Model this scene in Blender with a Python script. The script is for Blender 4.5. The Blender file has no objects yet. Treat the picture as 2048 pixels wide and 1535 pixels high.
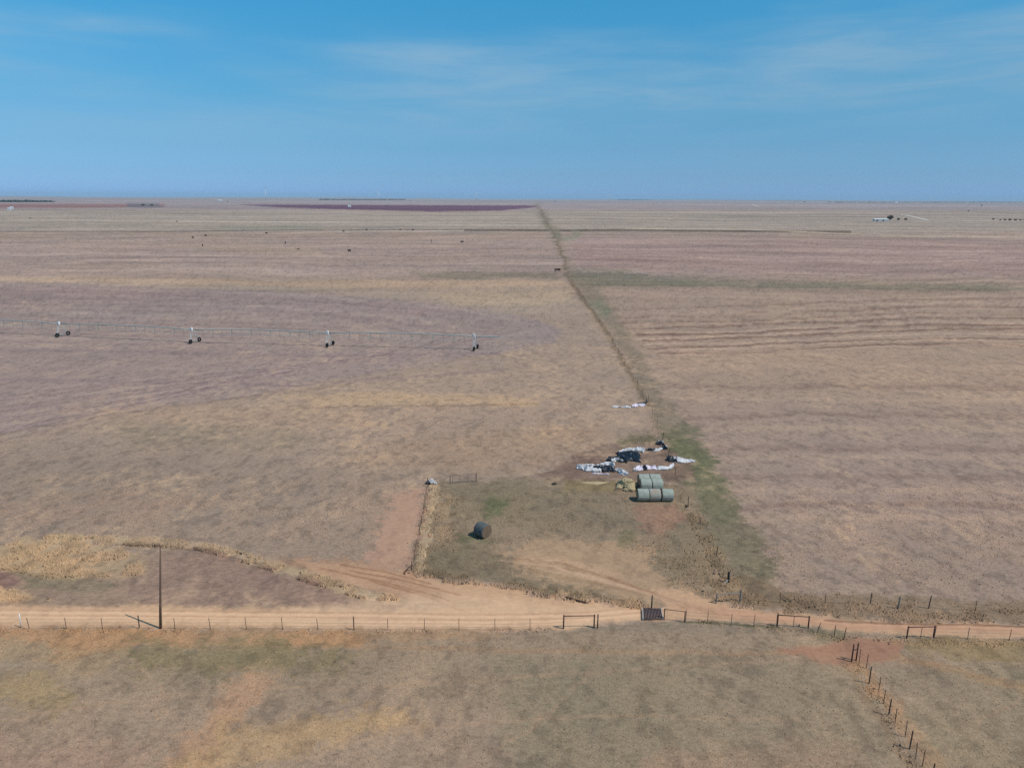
import bpy, bmesh, math, random
import numpy as np
from mathutils import Vector, Matrix

R = math.radians
random.seed(7)
RNG = np.random.default_rng(11)
SC = bpy.context.scene
COL = SC.collection

# ------------------------------------------------------------------ camera
CAM_H, FPX, PITCH, ROLL = 40.0, 1421.0, R(14.66), R(0.31)
cam_data = bpy.data.cameras.new('camera')
cam_data.sensor_width = 36.0
cam_data.lens = FPX / 2048 * 36.0
cam_data.clip_start, cam_data.clip_end = 0.5, 90000
cam = bpy.data.objects.new('camera', cam_data)
COL.objects.link(cam)
fw = Vector((0, math.cos(PITCH), -math.sin(PITCH)))
r0 = Vector((1, 0, 0))
u0 = r0.cross(fw)
rt = r0 * math.cos(ROLL) + u0 * math.sin(ROLL)
up = u0 * math.cos(ROLL) - r0 * math.sin(ROLL)
M3 = Matrix((rt, up, -fw)).transposed()
cam.matrix_world = Matrix.Translation((0, 0, CAM_H)) @ M3.to_4x4()
SC.camera = cam

# ------------------------------------------------------------------ light, sky, exposure
SUN_EL, SUN_AZ = R(55), math.atan2(-0.38, 0.925)      # azimuth as atan2(y, x)
SUN_STRENGTH, SKY_STRENGTH = 3.3, 0.15
sun_dir = Vector((math.cos(SUN_EL) * math.cos(SUN_AZ), math.cos(SUN_EL) * math.sin(SUN_AZ), math.sin(SUN_EL)))
sl = bpy.data.lights.new('sun', 'SUN')
sl.energy, sl.angle, sl.color = SUN_STRENGTH, R(0.53), (1.0, 0.95, 0.88)
so = bpy.data.objects.new('sun', sl)
COL.objects.link(so)
so.rotation_euler = sun_dir.to_track_quat('Z', 'Y').to_euler()

world = bpy.data.worlds.new('World')
SC.world = world
world.use_nodes = True
wn, wl = world.node_tree.nodes, world.node_tree.links
bg = wn['Background']
sky = wn.new('ShaderNodeTexSky')
sky.sky_type = 'NISHITA'
sky.sun_disc = False
sky.sun_elevation = SUN_EL
sky.sun_rotation = math.pi / 2 - SUN_AZ
sky.altitude, sky.air_density, sky.dust_density, sky.ozone_density = 400, 1.0, 1.0, 1.5
tc = wn.new('ShaderNodeTexCoord')
sep = wn.new('ShaderNodeSeparateXYZ')
wl.new(tc.outputs['Generated'], sep.inputs[0])
tint = wn.new('ShaderNodeValToRGB')                  # the colour of this day's air by height above the horizon
tint.color_ramp.interpolation = 'LINEAR'
SKY_TINT = [(0.0, (0.365, 0.71, 1.68)), (0.0073, (0.355, 0.672, 1.48)), (0.017, (0.313, 0.595, 1.185)), (0.030, (0.28, 0.53, 0.985)), (0.062, (0.261, 0.503, 0.797)), (0.093, (0.249, 0.53, 0.76)), (0.121, (0.235, 0.567, 0.755)), (0.237, (0.185, 0.71, 0.875)), (0.35, (0.15, 0.74, 0.92)), (1.0, (0.4, 0.6, 0.7))]
er = tint.color_ramp.elements
while len(er) < len(SKY_TINT):
    er.new(0.5)
for e_, (p_, c_) in zip(er, SKY_TINT):
    e_.position = p_
    e_.color = (*c_, 1)
wl.new(sep.outputs['Z'], tint.inputs[0])
mul = wn.new('ShaderNodeMix')
mul.data_type, mul.blend_type = 'RGBA', 'MULTIPLY'
mul.inputs['Factor'].default_value = 1
wl.new(sky.outputs[0], mul.inputs['A'])
wl.new(tint.outputs[0], mul.inputs['B'])
# thin cirrus: noise stretched along the horizon
def cirrus(scale, sx, sz, lo, hi, seed, detail=5, rough=0.55, dist=0.6):
    mp = wn.new('ShaderNodeMapping')
    mp.inputs['Scale'].default_value = (sx, sx, sz)
    mp.inputs['Rotation'].default_value = (0, R(4), 0)
    mp.inputs['Location'].default_value = (seed, seed * 0.7, seed * 1.3)
    wl.new(tc.outputs['Generated'], mp.inputs[0])
    nz = wn.new('ShaderNodeTexNoise')
    nz.inputs['Scale'].default_value = scale
    nz.inputs['Detail'].default_value = detail
    nz.inputs['Roughness'].default_value = rough
    nz.inputs['Distortion'].default_value = dist
    wl.new(mp.outputs[0], nz.inputs[0])
    mr = wn.new('ShaderNodeMapRange')
    mr.interpolation_type = 'SMOOTHSTEP'
    mr.inputs[1].default_value, mr.inputs[2].default_value = lo, hi
    wl.new(nz.outputs[0], mr.inputs[0])
    return mr.outputs[0]
def math_node(op, a, b):
    m = wn.new('ShaderNodeMath')
    m.operation = op
    m.use_clamp = True
    for i, v in enumerate((a, b)):
        if isinstance(v, (int, float)):
            m.inputs[i].default_value = v
        else:
            wl.new(v, m.inputs[i])
    return m.outputs[0]
CLOUD_SEED = 9.8
c1 = cirrus(1.0, 1.5, 11.0, 0.44, 0.66, CLOUD_SEED, 3, 0.5, 0.25)
c2 = cirrus(1.0, 5.0, 42.0, 0.30, 0.72, 8.4, 6, 0.6, 0.5)
hgt = wn.new('ShaderNodeMapRange')                    # the cirrus sheet thins out towards the horizon
hgt.interpolation_type = 'SMOOTHSTEP'
hgt.inputs[1].default_value, hgt.inputs[2].default_value = 0.02, 0.15
wl.new(sep.outputs['Z'], hgt.inputs[0])
cl = math_node('MULTIPLY', math_node('MULTIPLY', c1, math_node('ADD', math_node('MULTIPLY', c2, 0.62), 0.26)), hgt.outputs[0])
cm = wn.new('ShaderNodeMix')
cm.data_type = 'RGBA'
cm.inputs['B'].default_value = (1.7, 3.05, 4.3, 1)
wl.new(cl, cm.inputs['Factor'])
wl.new(mul.outputs['Result'], cm.inputs['A'])
side = wn.new('ShaderNodeMapRange')                   # a thin veil brightens the western half
side.inputs[1].default_value, side.inputs[2].default_value = -0.65, 0.65
side.inputs[3].default_value, side.inputs[4].default_value = 1.03, 0.91
wl.new(sep.outputs['X'], side.inputs[0])
sv = wn.new('ShaderNodeVectorMath')
sv.operation = 'SCALE'
wl.new(cm.outputs['Result'], sv.inputs[0])
wl.new(side.outputs[0], sv.inputs['Scale'])
wl.new(sv.outputs[0], bg.inputs['Color'])
bg.inputs['Strength'].default_value = SKY_STRENGTH

SC.view_settings.view_transform = 'Standard'
SC.view_settings.look = 'None'
SC.view_settings.exposure = 0.0
SC.view_settings.gamma = 1.0
SC.cycles.volume_bounces = 0
SC.cycles.max_bounces = 6
SC.cycles.use_denoising = False
EXPO = np.array((0.98, 1.08, 1.22))          # light reaching level ground: a surface of albedo a renders near a * EXPO

# ------------------------------------------------------------------ surveying: photo point -> place on the ground
def G(px, py, z=0.0):
    v = fw * FPX + rt * (px - 1024) + up * (767.5 - py)
    t = (z - CAM_H) / v.z
    return Vector((0, 0, CAM_H)) + v * t
def project(x, y, z=0.0):
    dx, dy, dz = x, y, z - CAM_H
    f = dx * fw.x + dy * fw.y + dz * fw.z
    f = np.maximum(f, 1.0)
    a = dx * rt.x + dy * rt.y + dz * rt.z
    b = dx * up.x + dy * up.y + dz * up.z
    return 1024 + FPX * a / f, 767.5 - FPX * b / f
def height_at(px, py_base, py_top):
    """height of an upright thing whose foot and top are seen at these heights"""
    p = G(px, py_base)
    v = fw * FPX + rt * (px - 1024) + up * (767.5 - py_top)
    return CAM_H + v.z * (p.y / v.y)

# ------------------------------------------------------------------ noise
def _hash(i, j, s):
    h = (i * 374761393 + s * 982451653) & 0xFFFFFFFF
    h = ((h ^ (h >> 15)) * 2246822519) & 0xFFFFFFFF
    h = ((h ^ (h >> 13)) + j * 668265263) & 0xFFFFFFFF
    h = ((h ^ (h >> 15)) * 2246822519) & 0xFFFFFFFF
    h = ((h ^ (h >> 13)) * 3266489917) & 0xFFFFFFFF
    h = h ^ (h >> 16)
    return (h & 0xFFFFFF) / float(0xFFFFFF)
def vnoise(x, y, s=0):
    xi, yi = np.floor(x).astype(np.int64), np.floor(y).astype(np.int64)
    fx, fy = x - xi, y - yi
    fx, fy = fx * fx * fx * (fx * (fx * 6 - 15) + 10), fy * fy * fy * (fy * (fy * 6 - 15) + 10)
    a, b = _hash(xi, yi, s), _hash(xi + 1, yi, s)
    c, d = _hash(xi, yi + 1, s), _hash(xi + 1, yi + 1, s)
    return (a + (b - a) * fx) * (1 - fy) + (c + (d - c) * fx) * fy
def fbm(x, y, s=0, o=4, g=0.5):
    t, amp, tot = 0.0, 1.0, 0.0
    for k in range(o):
        t = t + amp * vnoise(x * 2 ** k + 17.3 * k, y * 2 ** k - 9.1 * k, s + k)
        tot += amp
        amp *= g
    return t / tot * 2 - 1
def sstep(a, b, v):
    t = np.clip((v - a) / (b - a), 0, 1)
    return t * t * (3 - 2 * t)

# ------------------------------------------------------------------ what grows or lies bare where (surveyed outlines)
PATCHES = []
def patch(poly, col, f=8, w=8, a=1.0, rough=None):
    PATCHES.append(('p', np.array(poly, float), np.array(col, float), f, w, a, rough))
def stroke(line, col, wid, f=2, w=3, a=1.0, rough=None, wid2=None):
    PATCHES.append(('s', np.array(line, float), np.array(col, float), (wid, wid2 or wid, f), w, a, rough))
L_, R_ = -1600, 3700
# far plains
patch([(L_, 380), (R_, 392), (R_, 425), (L_, 418)], (146, 136, 138), 5, 1)
patch([(L_, 418), (R_, 425), (R_, 470), (L_, 462)], (152, 143, 133), 5, 2)
patch([(L_, 470), (R_, 470), (R_, 560), (L_, 560)], (152, 136, 128), 16, 6)
patch([(1140, 478), (R_, 478), (R_, 555), (1700, 552), (1150, 530)], (150, 130, 123), 12, 8)
patch([(480, 409), (1072, 411), (1078, 414), (1000, 421), (880, 423), (700, 419), (560, 415)], (92, 62, 82), 1.5, 0.6)
patch([(L_, 405), (330, 408), (330, 413), (150, 416), (L_, 415)], (138, 104, 99), 2, 0.8)
patch([(255, 407), (315, 407), (325, 414), (255, 414)], (104, 100, 106), 2, 1)
patch([(L_, 446), (700, 449), (900, 455), (700, 458), (L_, 455)], (140, 131, 121), 3, 2, 0.7)
patch([(440, 452), (640, 450), (650, 460), (430, 460)], (132, 132, 120), 4, 3, 0.7)
stroke([(L_, 463), (0, 463), (330, 463), (560, 460), (950, 459)], (104, 95, 88), 1.0, 1.0, 0.6, 1.0)
stroke([(930, 460), (1110, 461), (1250, 460), (1700, 464)], (98, 89, 80), 2.8, 2.0, 0.8, 1.0)
stroke([(1250, 457), (1500, 459), (1660, 466), (1840, 472), (R_, 488)], (176, 164, 148), 0.9, 1.2, 0.5, 0.8)
stroke([(1560, 470), (1830, 473), (2048, 477), (R_, 492)], (180, 168, 152), 0.9, 1.0, 0.5, 0.7)
stroke([(1200, 430), (1700, 436), (R_, 450)], (168, 158, 142), 0.8, 1.0, 0.6, 0.5)
stroke([(1110, 437), (1500, 441), (R_, 455)], (134, 124, 114), 0.8, 1.0, 0.6, 0.5)
stroke([(1110, 446), (1500, 449), (R_, 465)], (134, 124, 114), 0.9, 1.0, 0.6, 0.45)
stroke([(L_, 420), (500, 424), (1060, 428)], (170, 158, 142), 0.8, 1.4, 0.6, 0.5)
stroke([(L_, 433), (300, 436), (1060, 441)], (134, 126, 116), 0.9, 1.4, 0.8, 0.45)
stroke([(L_, 441), (300, 443), (1060, 446)], (172, 160, 144), 0.8, 1.4, 0.8, 0.45)
patch([(330, 490), (480, 488), (640, 500), (640, 512), (500, 506), (380, 500)], (162, 145, 126), 4, 4, 0.6)
stroke([(1150, 462), (1160, 470), (1130, 478)], (128, 130, 112), 5, 5, 2, 0.6)
# green-grey draw
patch([(1130, 540), (1220, 541), (1320, 552), (1500, 562), (1720, 566), (2048, 572), (R_, 585), (R_, 592), (2048, 580), (1700, 579), (1500, 574), (1300, 574), (1150, 572)], (112, 111, 96), 6, 6, 0.85)
stroke([(1160, 568), (1500, 573), (1750, 577), (R_, 600)], (98, 96, 84), 1.2, 1.8, 1, 0.6)
patch([(820, 546), (940, 541), (1120, 546), (1125, 558), (960, 560), (850, 556)], (116, 112, 97), 5, 6, 0.75)
stroke([(1000, 520), (1080, 524), (1130, 530)], (170, 150, 136), 1, 1.5, 1, 0.6)
# middle ground left: straw margin, then the irrigated circle
patch([(L_, 520), (0, 552), (400, 556), (700, 560), (1120, 560), (1160, 600), (1130, 640), (900, 612), (600, 585), (L_, 566)], (152, 138, 124), 6, 6)
patch([(L_, 545), (0, 552), (300, 556), (600, 562), (1130, 560), (1140, 573), (700, 576), (300, 566), (L_, 555)], (171, 149, 128), 3, 4, 0.8)
patch([(860, 585), (1140, 580), (1160, 600), (1090, 612), (900, 606)], (170, 151, 128), 6, 8, 0.8)
patch([(1040, 640), (1190, 600), (1260, 700), (1330, 850), (1200, 880), (1000, 940), (800, 960), (300, 960), (L_, 1000), (L_, 860), (200, 830), (700, 760), (1100, 690)], (151, 135, 121), 10, 10)
CIRCLE = [(L_, 556), (0, 563), (300, 573), (600, 583), (800, 598), (960, 618), (1070, 638), (1125, 660), (1110, 685), (1000, 706), (850, 728), (500, 790), (200, 832), (0, 868), (L_, 1080)]
patch(CIRCLE, (144, 131, 126), 4, 4)
patch([(L_, 563), (0, 567), (300, 578), (600, 589), (800, 604), (960, 625), (1000, 640), (700, 622), (400, 605), (L_, 600)], (134, 118, 117), 8, 6, 0.6)
patch([(L_, 700), (300, 690), (700, 700), (900, 715), (500, 785), (200, 825), (0, 860), (L_, 1050)], (147, 131, 124), 20, 14, 0.7)
stroke([(35, 597), (75, 617), (95, 638), (0, 650), (-300, 670)], (170, 152, 132), 1.3, 1.5, 2, 0.75)
stroke([(300, 620), (340, 638)], (160, 144, 126), 1.0, 1.5, 2, 0.6)
for k, (y0, y1, y2) in enumerate([(588, 606, 640), (600, 622, 668), (640, 662, 690), (700, 712, 706), (730, 742, 722), (760, 770, 740)]):
    stroke([(L_, y0 - 20), (100, y0), (600, y1), (1000, y2)], (128, 113, 114) if k % 2 else (152, 137, 130), 2.2, 4, 3, 0.45)
for k in range(14):                                  # arcs worn by the sprinkler wheels
    x1 = 1090 - k * 46
    y1 = 655 + k * 3.5
    stroke([(L_, 560 + k * 9), (0, 572 + k * 8.5), (x1 * .55, 590 + k * 7.5), (x1 * .85, 618 + k * 5.2), (x1, y1), (x1 * .9, y1 + 26 + k * 2), (x1 * .62, y1 + 64 + k * 3), (0, y1 + 130 + k * 4)], (126, 110, 110) if k % 3 else (160, 146, 138), 0.8, 1.8, 3, 0.5)
# straw flats between circle and lot
patch([(560, 790), (760, 782), (1000, 792), (1090, 800), (1080, 812), (900, 808), (640, 812)], (168, 147, 122), 5, 9, 0.85)
stroke([(600, 815), (800, 812), (930, 812), (1080, 806)], (122, 104, 84), 1.2, 2, 3, 0.5)
patch([(230, 845), (500, 845), (640, 870), (600, 900), (420, 905), (250, 890)], (133, 123, 106), 14, 14, 0.6)
patch([(120, 820), (420, 808), (700, 812), (760, 860), (520, 850), (250, 840)], (160, 138, 118), 12, 12, 0.55)
patch([(690, 900), (1000, 860), (1200, 850), (1220, 880), (1080, 930), (860, 950), (700, 950)], (148, 128, 108), 18, 14, 0.6)
stroke([(0, 868), (200, 832), (480, 794), (700, 768)], (122, 108, 98), 1.4, 3, 3, 0.45)
# lower left plain
patch([(L_, 900), (300, 900), (860, 950), (850, 1000), (790, 1130), (600, 1120), (400, 1080), (L_, 1070)], (143, 128, 114), 20, 16)
patch([(L_, 960), (300, 930), (560, 960), (700, 1000), (560, 1050), (300, 1045), (L_, 1040)], (136, 124, 112), 26, 20, 0.7)
patch([(0, 1000), (300, 985), (420, 1010), (260, 1040), (0, 1040)], (150, 128, 112), 16, 14, 0.5)
patch([(L_, 1060), (700, 1120), (860, 1200), (860, 1222), (L_, 1222)], (146, 126, 108), 10, 10)
# right field
patch([(1150, 576), (R_, 595), (R_, 1320), (2048, 1240), (1500, 1215), (1460, 1150), (1400, 960), (1330, 820), (1240, 690)], (153, 135, 121), 6, 6)
patch([(1180, 600), (R_, 610), (R_, 700), (1290, 700), (1220, 650)], (148, 132, 118), 10, 8, 0.7)
patch([(1300, 690), (1600, 680), (R_, 690), (R_, 800), (1700, 790), (1380, 800)], (158, 138, 120), 24, 16, 0.7)
patch([(1480, 1040), (1700, 1090), (2048, 1100), (R_, 1130), (R_, 1260), (2048, 1190), (1600, 1200), (1500, 1150)], (142, 127, 115), 30, 20, 0.75)
patch([(1480, 860), (2048, 880), (R_, 900), (R_, 1060), (1700, 1050), (1520, 980)], (146, 130, 121), 40, 24, 0.6)
for k in range(16):
    y0 = 606 + k * 6.2 + (k * 7 % 5) * 1.1
    dark = k % 2 == 0
    stroke([(1215 + k * 7, y0 + 14 - k * .2), (1330, y0 + 11), (1500, y0 + 5 + (k % 3) * 2), (1700, y0 - 3), (1880, y0 - 8 - (k % 4)), (2048, y0 - 9 + (k % 5)), (R_, y0 + 12)], (104, 82, 72) if dark else (182, 158, 140), 1.0 + (k % 3) * .5, 2.0, 4, 0.62 if k > 5 else 0.42)
for k in range(11):
    y0 = 735 + k * 30 + (k % 2) * 7
    stroke([(1330 + k * 15, y0 + 3), (1600, y0 + 4 * ((k * 7) % 3 - 1)), (R_, y0 + 14)], (126, 108, 98) if k % 2 else (170, 149, 130), 2.6 + k * 0.3, 6, 8, 0.5)
stroke([(1495, 625), (1530, 625)], (120, 88, 76), 1.2, 1.5, 1, 0.7)
# boundary corridor running away to the horizon
patch([(1072, 410), (1078, 410), (1092, 436), (1122, 465), (1128, 510), (1150, 548), (1205, 590), (1232, 620), (1268, 690), (1330, 790), (1400, 868), (1450, 960), (1500, 1040), (1545, 1130), (1560, 1200), (1440, 1190), (1412, 1080), (1385, 1000), (1330, 900), (1292, 800), (1236, 690), (1172, 600), (1140, 560), (1118, 500), (1100, 462), (1080, 430)], (127, 117, 101), 9, 6, 0.9)
patch([(1075, 425), (1098, 432), (1104, 455), (1120, 462), (1126, 480), (1112, 480), (1090, 456)], (116, 116, 102), 4, 3, 0.7)
stroke([(1075, 410), (1095, 446), (1118, 490), (1140, 560), (1176, 610), (1210, 660), (1250, 730), (1296, 810)], (112, 101, 86), 1.0, 3.5, 3, 0.7, wid2=7)
stroke([(1165, 600), (1225, 690), (1262, 760), (1290, 810)], (150, 136, 114), 1.2, 2.0, 2, 0.6)
patch([(1180, 605), (1200, 596), (1226, 625), (1215, 640), (1196, 632)], (114, 118, 100), 4, 4, 0.7)
patch([(1328, 862), (1362, 850), (1398, 878), (1440, 935), (1440, 960), (1500, 1035), (1550, 1130), (1540, 1160), (1460, 1170), (1430, 1110), (1394, 1010), (1356, 945)], (117, 111, 92), 13, 14, 0.85)
patch([(1328, 862), (1362, 850), (1398, 878), (1440, 935), (1450, 975), (1480, 1030), (1440, 1060), (1394, 1000), (1356, 945)], (106, 108, 84), 12, 14, 0.65)
patch([(1340, 880), (1380, 880), (1425, 925), (1430, 955), (1370, 945), (1335, 915)], (94, 98, 74), 10, 11, 0.65)
patch([(1325, 1060), (1395, 1020), (1430, 1100), (1442, 1180), (1330, 1160), (1300, 1120)], (110, 105, 84), 9, 10, 0.85)
# the lot
patch([(862, 968), (1090, 955), (1270, 958), (1390, 975), (1430, 1090), (1440, 1200), (1290, 1216), (1100, 1190), (960, 1166), (822, 1146), (850, 1020)], (128, 117, 99), 5, 6)
patch([(1050, 960), (1120, 930), (1190, 890), (1250, 875), (1300, 866), (1340, 900), (1392, 925), (1392, 960), (1240, 962)], (118, 102, 91), 7, 8, 0.9)
patch([(1120, 935), (1200, 905), (1210, 925), (1140, 955)], (112, 96, 88), 8, 8, 0.8)
patch([(1225, 878), (1290, 866), (1320, 880), (1250, 892)], (104, 104, 80), 6, 5, 0.8)
patch([(1130, 960), (1225, 962), (1240, 985), (1120, 985)], (126, 114, 84), 6, 6, 0.8)
patch([(900, 975), (1010, 965), (1110, 985), (1240, 1000), (1270, 1050), (1120, 1060), (1000, 1050), (900, 1030)], (121, 112, 94), 12, 10, 0.8)
patch([(975, 1000), (1010, 1000), (1012, 1030), (970, 1035)], (98, 104, 78), 7, 6, 0.8)
patch([(910, 1065), (970, 1070), (1000, 1085), (920, 1088)], (98, 104, 78), 7, 6, 0.7)
patch([(836, 1088), (960, 1082), (1010, 1110), (1080, 1150), (1190, 1180), (1280, 1212), (1100, 1188), (960, 1163), (826, 1142)], (116, 107, 89), 8, 8, 0.85)
patch([(1270, 1008), (1352, 1006), (1372, 1040), (1330, 1068), (1280, 1050)], (142, 114, 98), 9, 9, 0.8)
patch([(985, 1098), (1050, 1084), (1140, 1080), (1240, 1080), (1290, 1095), (1310, 1140), (1400, 1190), (1440, 1210), (1380, 1232), (1290, 1206), (1180, 1176), (1060, 1146)], (164, 140, 115), 15, 14, 0.85, 0.6)
stroke([(1060, 1140), (1160, 1160), (1290, 1188)], (132, 112, 90), 3, 4, 3, 0.6)
stroke([(1040, 1120), (1120, 1118), (1230, 1150)], (186, 152, 126), 4, 5, 3, 0.4)
patch([(1235, 1060), (1262, 1058), (1270, 1090), (1240, 1092)], (106, 104, 80), 6, 5, 0.7)
patch([(878, 995), (900, 990), (905, 1060), (885, 1085), (868, 1080)], (150, 132, 110), 5, 5, 0.5)
stroke([(870, 976), (862, 1010), (852, 1060), (842, 1138)], (166, 151, 128), 12, 5, 4, 0.85)
stroke([(857, 974), (850, 1008), (838, 1066), (824, 1140)], (112, 98, 84), 2.5, 3, 3, 0.7)
# wheel-worn wedge west of the lot
patch([(798, 985), (850, 972), (848, 1000), (835, 1080), (818, 1142), (730, 1150), (745, 1080), (770, 1020)], (168, 138, 119), 11, 10, 0.95, 0.55)
patch([(560, 1128), (700, 1120), (790, 1136), (830, 1150), (760, 1180)], (152, 124, 102), 9, 9, 0.8, 0.6)
# straw, purple scrub and ridge left of the junction
patch([(L_, 1090), (0, 1090), (110, 1066), (220, 1085), (278, 1115), (288, 1150), (200, 1158), (90, 1158), (0, 1138), (L_, 1140)], (170, 150, 120), 8, 12, 0.8)
patch([(100, 1072), (250, 1070), (400, 1082), (500, 1108), (590, 1135), (700, 1168), (860, 1208), (840, 1216), (720, 1196), (600, 1160), (480, 1122), (380, 1096), (230, 1092), (120, 1086)], (170, 153, 126), 5, 8, 0.8)
patch([(250, 1168), (310, 1130), (320, 1096), (400, 1100), (480, 1124), (600, 1162), (700, 1190), (740, 1212), (330, 1208), (240, 1196)], (138, 117, 106), 6, 9, 0.85)
patch([(30, 1150), (160, 1155), (230, 1160), (200, 1185), (60, 1182)], (124, 116, 96), 6, 7, 0.8)
patch([(L_, 1140), (0, 1138), (40, 1165), (20, 1180), (L_, 1175)], (132, 106, 98), 6, 6, 0.8)
patch([(L_, 1175), (0, 1172), (60, 1186), (110, 1198), (50, 1204), (L_, 1200)], (180, 156, 124), 4, 5, 0.8)
stroke([(230, 1088), (320, 1092), (400, 1100), (520, 1128)], (108, 92, 78), 1.0, 2, 3, 0.55)
TRAILS = [[(0, 1440), (200, 1408), (430, 1380), (760, 1372), (1100, 1350), (1500, 1322), (1690, 1312)], [(560, 1535), (760, 1470), (1000, 1440), (1300, 1430), (1600, 1440)], [(900, 1560), (1080, 1440), (1180, 1350), (1230, 1262)], [(1900, 1540), (1960, 1440), (2048, 1390)], [(240, 1300), (330, 1380), (300, 1470), (180, 1560)]]
# the dirt road and junction
ROAD = [(L_, 1196), (0, 1206), (200, 1208), (420, 1213), (640, 1213), (860, 1219), (900, 1212), (800, 1190), (640, 1150), (600, 1122), (700, 1126), (800, 1147), (830, 1150), (960, 1170), (1100, 1193), (1290, 1219), (1330, 1216), (1300, 1180), (1340, 1170), (1400, 1192), (1430, 1207), (1500, 1218), (1600, 1228), (1700, 1236), (1830, 1243), (2048, 1249), (R_, 1290), (R_, 1330), (2048, 1274), (1850, 1271), (1700, 1264), (1560, 1246), (1370, 1240), (1290, 1240), (1180, 1256), (960, 1262), (640, 1259), (300, 1258), (0, 1257), (L_, 1255)]
patch(ROAD, (182, 152, 124), 6, 9, 0.95, 0.45)
patch([(L_, 1206), (0, 1215), (300, 1218), (640, 1226), (640, 1250), (300, 1246), (0, 1246), (L_, 1240)], (204, 174, 143), 9, 7, 0.8, 0.35)
patch([(640, 1226), (950, 1230), (1280, 1222), (1280, 1238), (1160, 1250), (900, 1256), (640, 1250)], (198, 168, 139), 8, 7, 0.7, 0.35)
patch([(1340, 1212), (1440, 1216), (1700, 1245), (2048, 1254), (R_, 1298), (R_, 1318), (2048, 1268), (1700, 1256), (1440, 1234)], (176, 140, 115), 7, 5, 0.75, 0.35)
patch([(600, 1122), (700, 1128), (830, 1152), (900, 1200), (860, 1216), (780, 1190)], (158, 128, 106), 10, 9, 0.6)
for a_, b_ in (((640, 1135), (900, 1200)), ((700, 1140), (920, 1190)), ((680, 1128), (860, 1166)), ((740, 1160), (930, 1222))):
    stroke([a_, ((a_[0] + b_[0]) / 2, (a_[1] + b_[1]) / 2 - 4), b_], (132, 98, 76), 1.0, 2.5, 2, 0.6)
patch([(560, 1216), (700, 1196), (860, 1188), (1000, 1196), (1140, 1206), (1285, 1222), (1320, 1226), (1290, 1240), (1160, 1250), (900, 1254), (600, 1252)], (200, 171, 142), 12, 10, 0.7, 0.4)
for dy in (-7, 3):
    stroke([(L_, 1219 + dy), (0, 1226 + dy), (640, 1231 + dy), (960, 1236 + dy), (1180, 1231 + dy), (1330, 1217 + dy)], (166, 130, 104), 1.0, 2.5, 1.5, 0.4)
    stroke([(L_, 1222 + dy), (0, 1230 + dy), (640, 1236 + dy), (960, 1241 + dy), (1180, 1236 + dy), (1330, 1222 + dy)], (216, 180, 148), 1.6, 2.5, 2, 0.45)
stroke([(1430, 1222), (1700, 1247), (2048, 1258)], (196, 154, 128), 1.6, 3, 2, 0.5)
for k in range(9):
    stroke([(1000 + k * 22, 1120 + k * 4 - (k % 3) * 9), (1120 + k * 16, 1136 + k * 5 - (k % 2) * 12), (1260 + k * 12, 1172 + k * 4), (1360 + k * 14, 1214 + k * 2)], (140, 110, 88) if k % 2 else (188, 158, 134), 1.0, 3, 2, 0.4)
# verge between road and its north fence on the right
patch([(1428, 1160), (1500, 1150), (1600, 1186), (2048, 1202), (R_, 1230), (R_, 1285), (2048, 1248), (1700, 1234), (1500, 1216), (1430, 1204)], (122, 108, 88), 6, 8, 0.85)
stroke([(1650, 1240), (1760, 1245), (2048, 1252), (R_, 1290)], (112, 86, 68), 1.4, 2, 2, 0.7)
# near pasture
patch([(L_, 1258), (640, 1260), (960, 1263), (1180, 1258), (1290, 1242), (1370, 1242), (1560, 1248), (1700, 1265), (R_, 1340), (R_, 2600), (L_, 2600)], (133, 122, 106), 4, 5)
patch([(L_, 1380), (300, 1400), (700, 1380), (1000, 1400), (1000, 2600), (L_, 2600)], (137, 124, 110), 40, 24, 0.8)
patch([(1000, 1300), (1690, 1310), (1790, 1500), (1850, 2600), (1000, 2600)], (124, 118, 101), 30, 20, 0.8)
patch([(1760, 1330), (R_, 1360), (R_, 2600), (1950, 2600), (1850, 1480)], (125, 118, 100), 16, 14, 0.85)
patch([(L_, 1255), (0, 1258), (740, 1260), (730, 1288), (500, 1296), (250, 1292), (130, 1320), (L_, 1320)], (158, 128, 98), 8, 9, 0.95)
patch([(700, 1258), (1000, 1262), (1000, 1275), (720, 1285)], (150, 124, 98), 8, 8, 0.6)
patch([(240, 1292), (460, 1286), (640, 1296), (720, 1310), (650, 1340), (400, 1348), (260, 1338)], (117, 111, 87), 18, 16, 0.9)
patch([(L_, 1285), (100, 1285), (120, 1310), (20, 1330), (L_, 1330)], (132, 128, 112), 12, 10, 0.7)
patch([(0, 1350), (110, 1350), (140, 1400), (90, 1425), (0, 1410)], (140, 126, 97), 18, 16, 0.7)
patch([(100, 1300), (260, 1290), (250, 1330), (130, 1345)], (152, 134, 106), 12, 9, 0.5)
patch([(480, 1345), (570, 1340), (530, 1400), (460, 1470), (400, 1560), (320, 1600), (330, 1520), (420, 1430)], (158, 131, 108), 20, 16, 0.75, 0.85)
patch([(430, 1460), (640, 1430), (820, 1425), (860, 1450), (700, 1480), (560, 1510), (440, 1540), (330, 1560)], (160, 138, 106), 20, 18, 0.75)
patch([(0, 1480), (200, 1470), (300, 1520), (200, 2600), (L_, 2600), (L_, 1480)], (138, 120, 108), 24, 18, 0.6)
patch([(1300, 1490), (1700, 1480), (1760, 1540), (1300, 1600)], (142, 120, 104), 24, 18, 0.5)
stroke([(720, 1292), (1000, 1298), (1350, 1304), (1560, 1306), (1690, 1302)], (148, 124, 100), 2.5, 8, 6, 0.45, 0.8)
patch([(1540, 1300), (1640, 1288), (1700, 1278), (1810, 1288), (1800, 1318), (1740, 1328), (1700, 1332), (1640, 1322)], (146, 112, 94), 7, 8, 0.85, 0.5)
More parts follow.
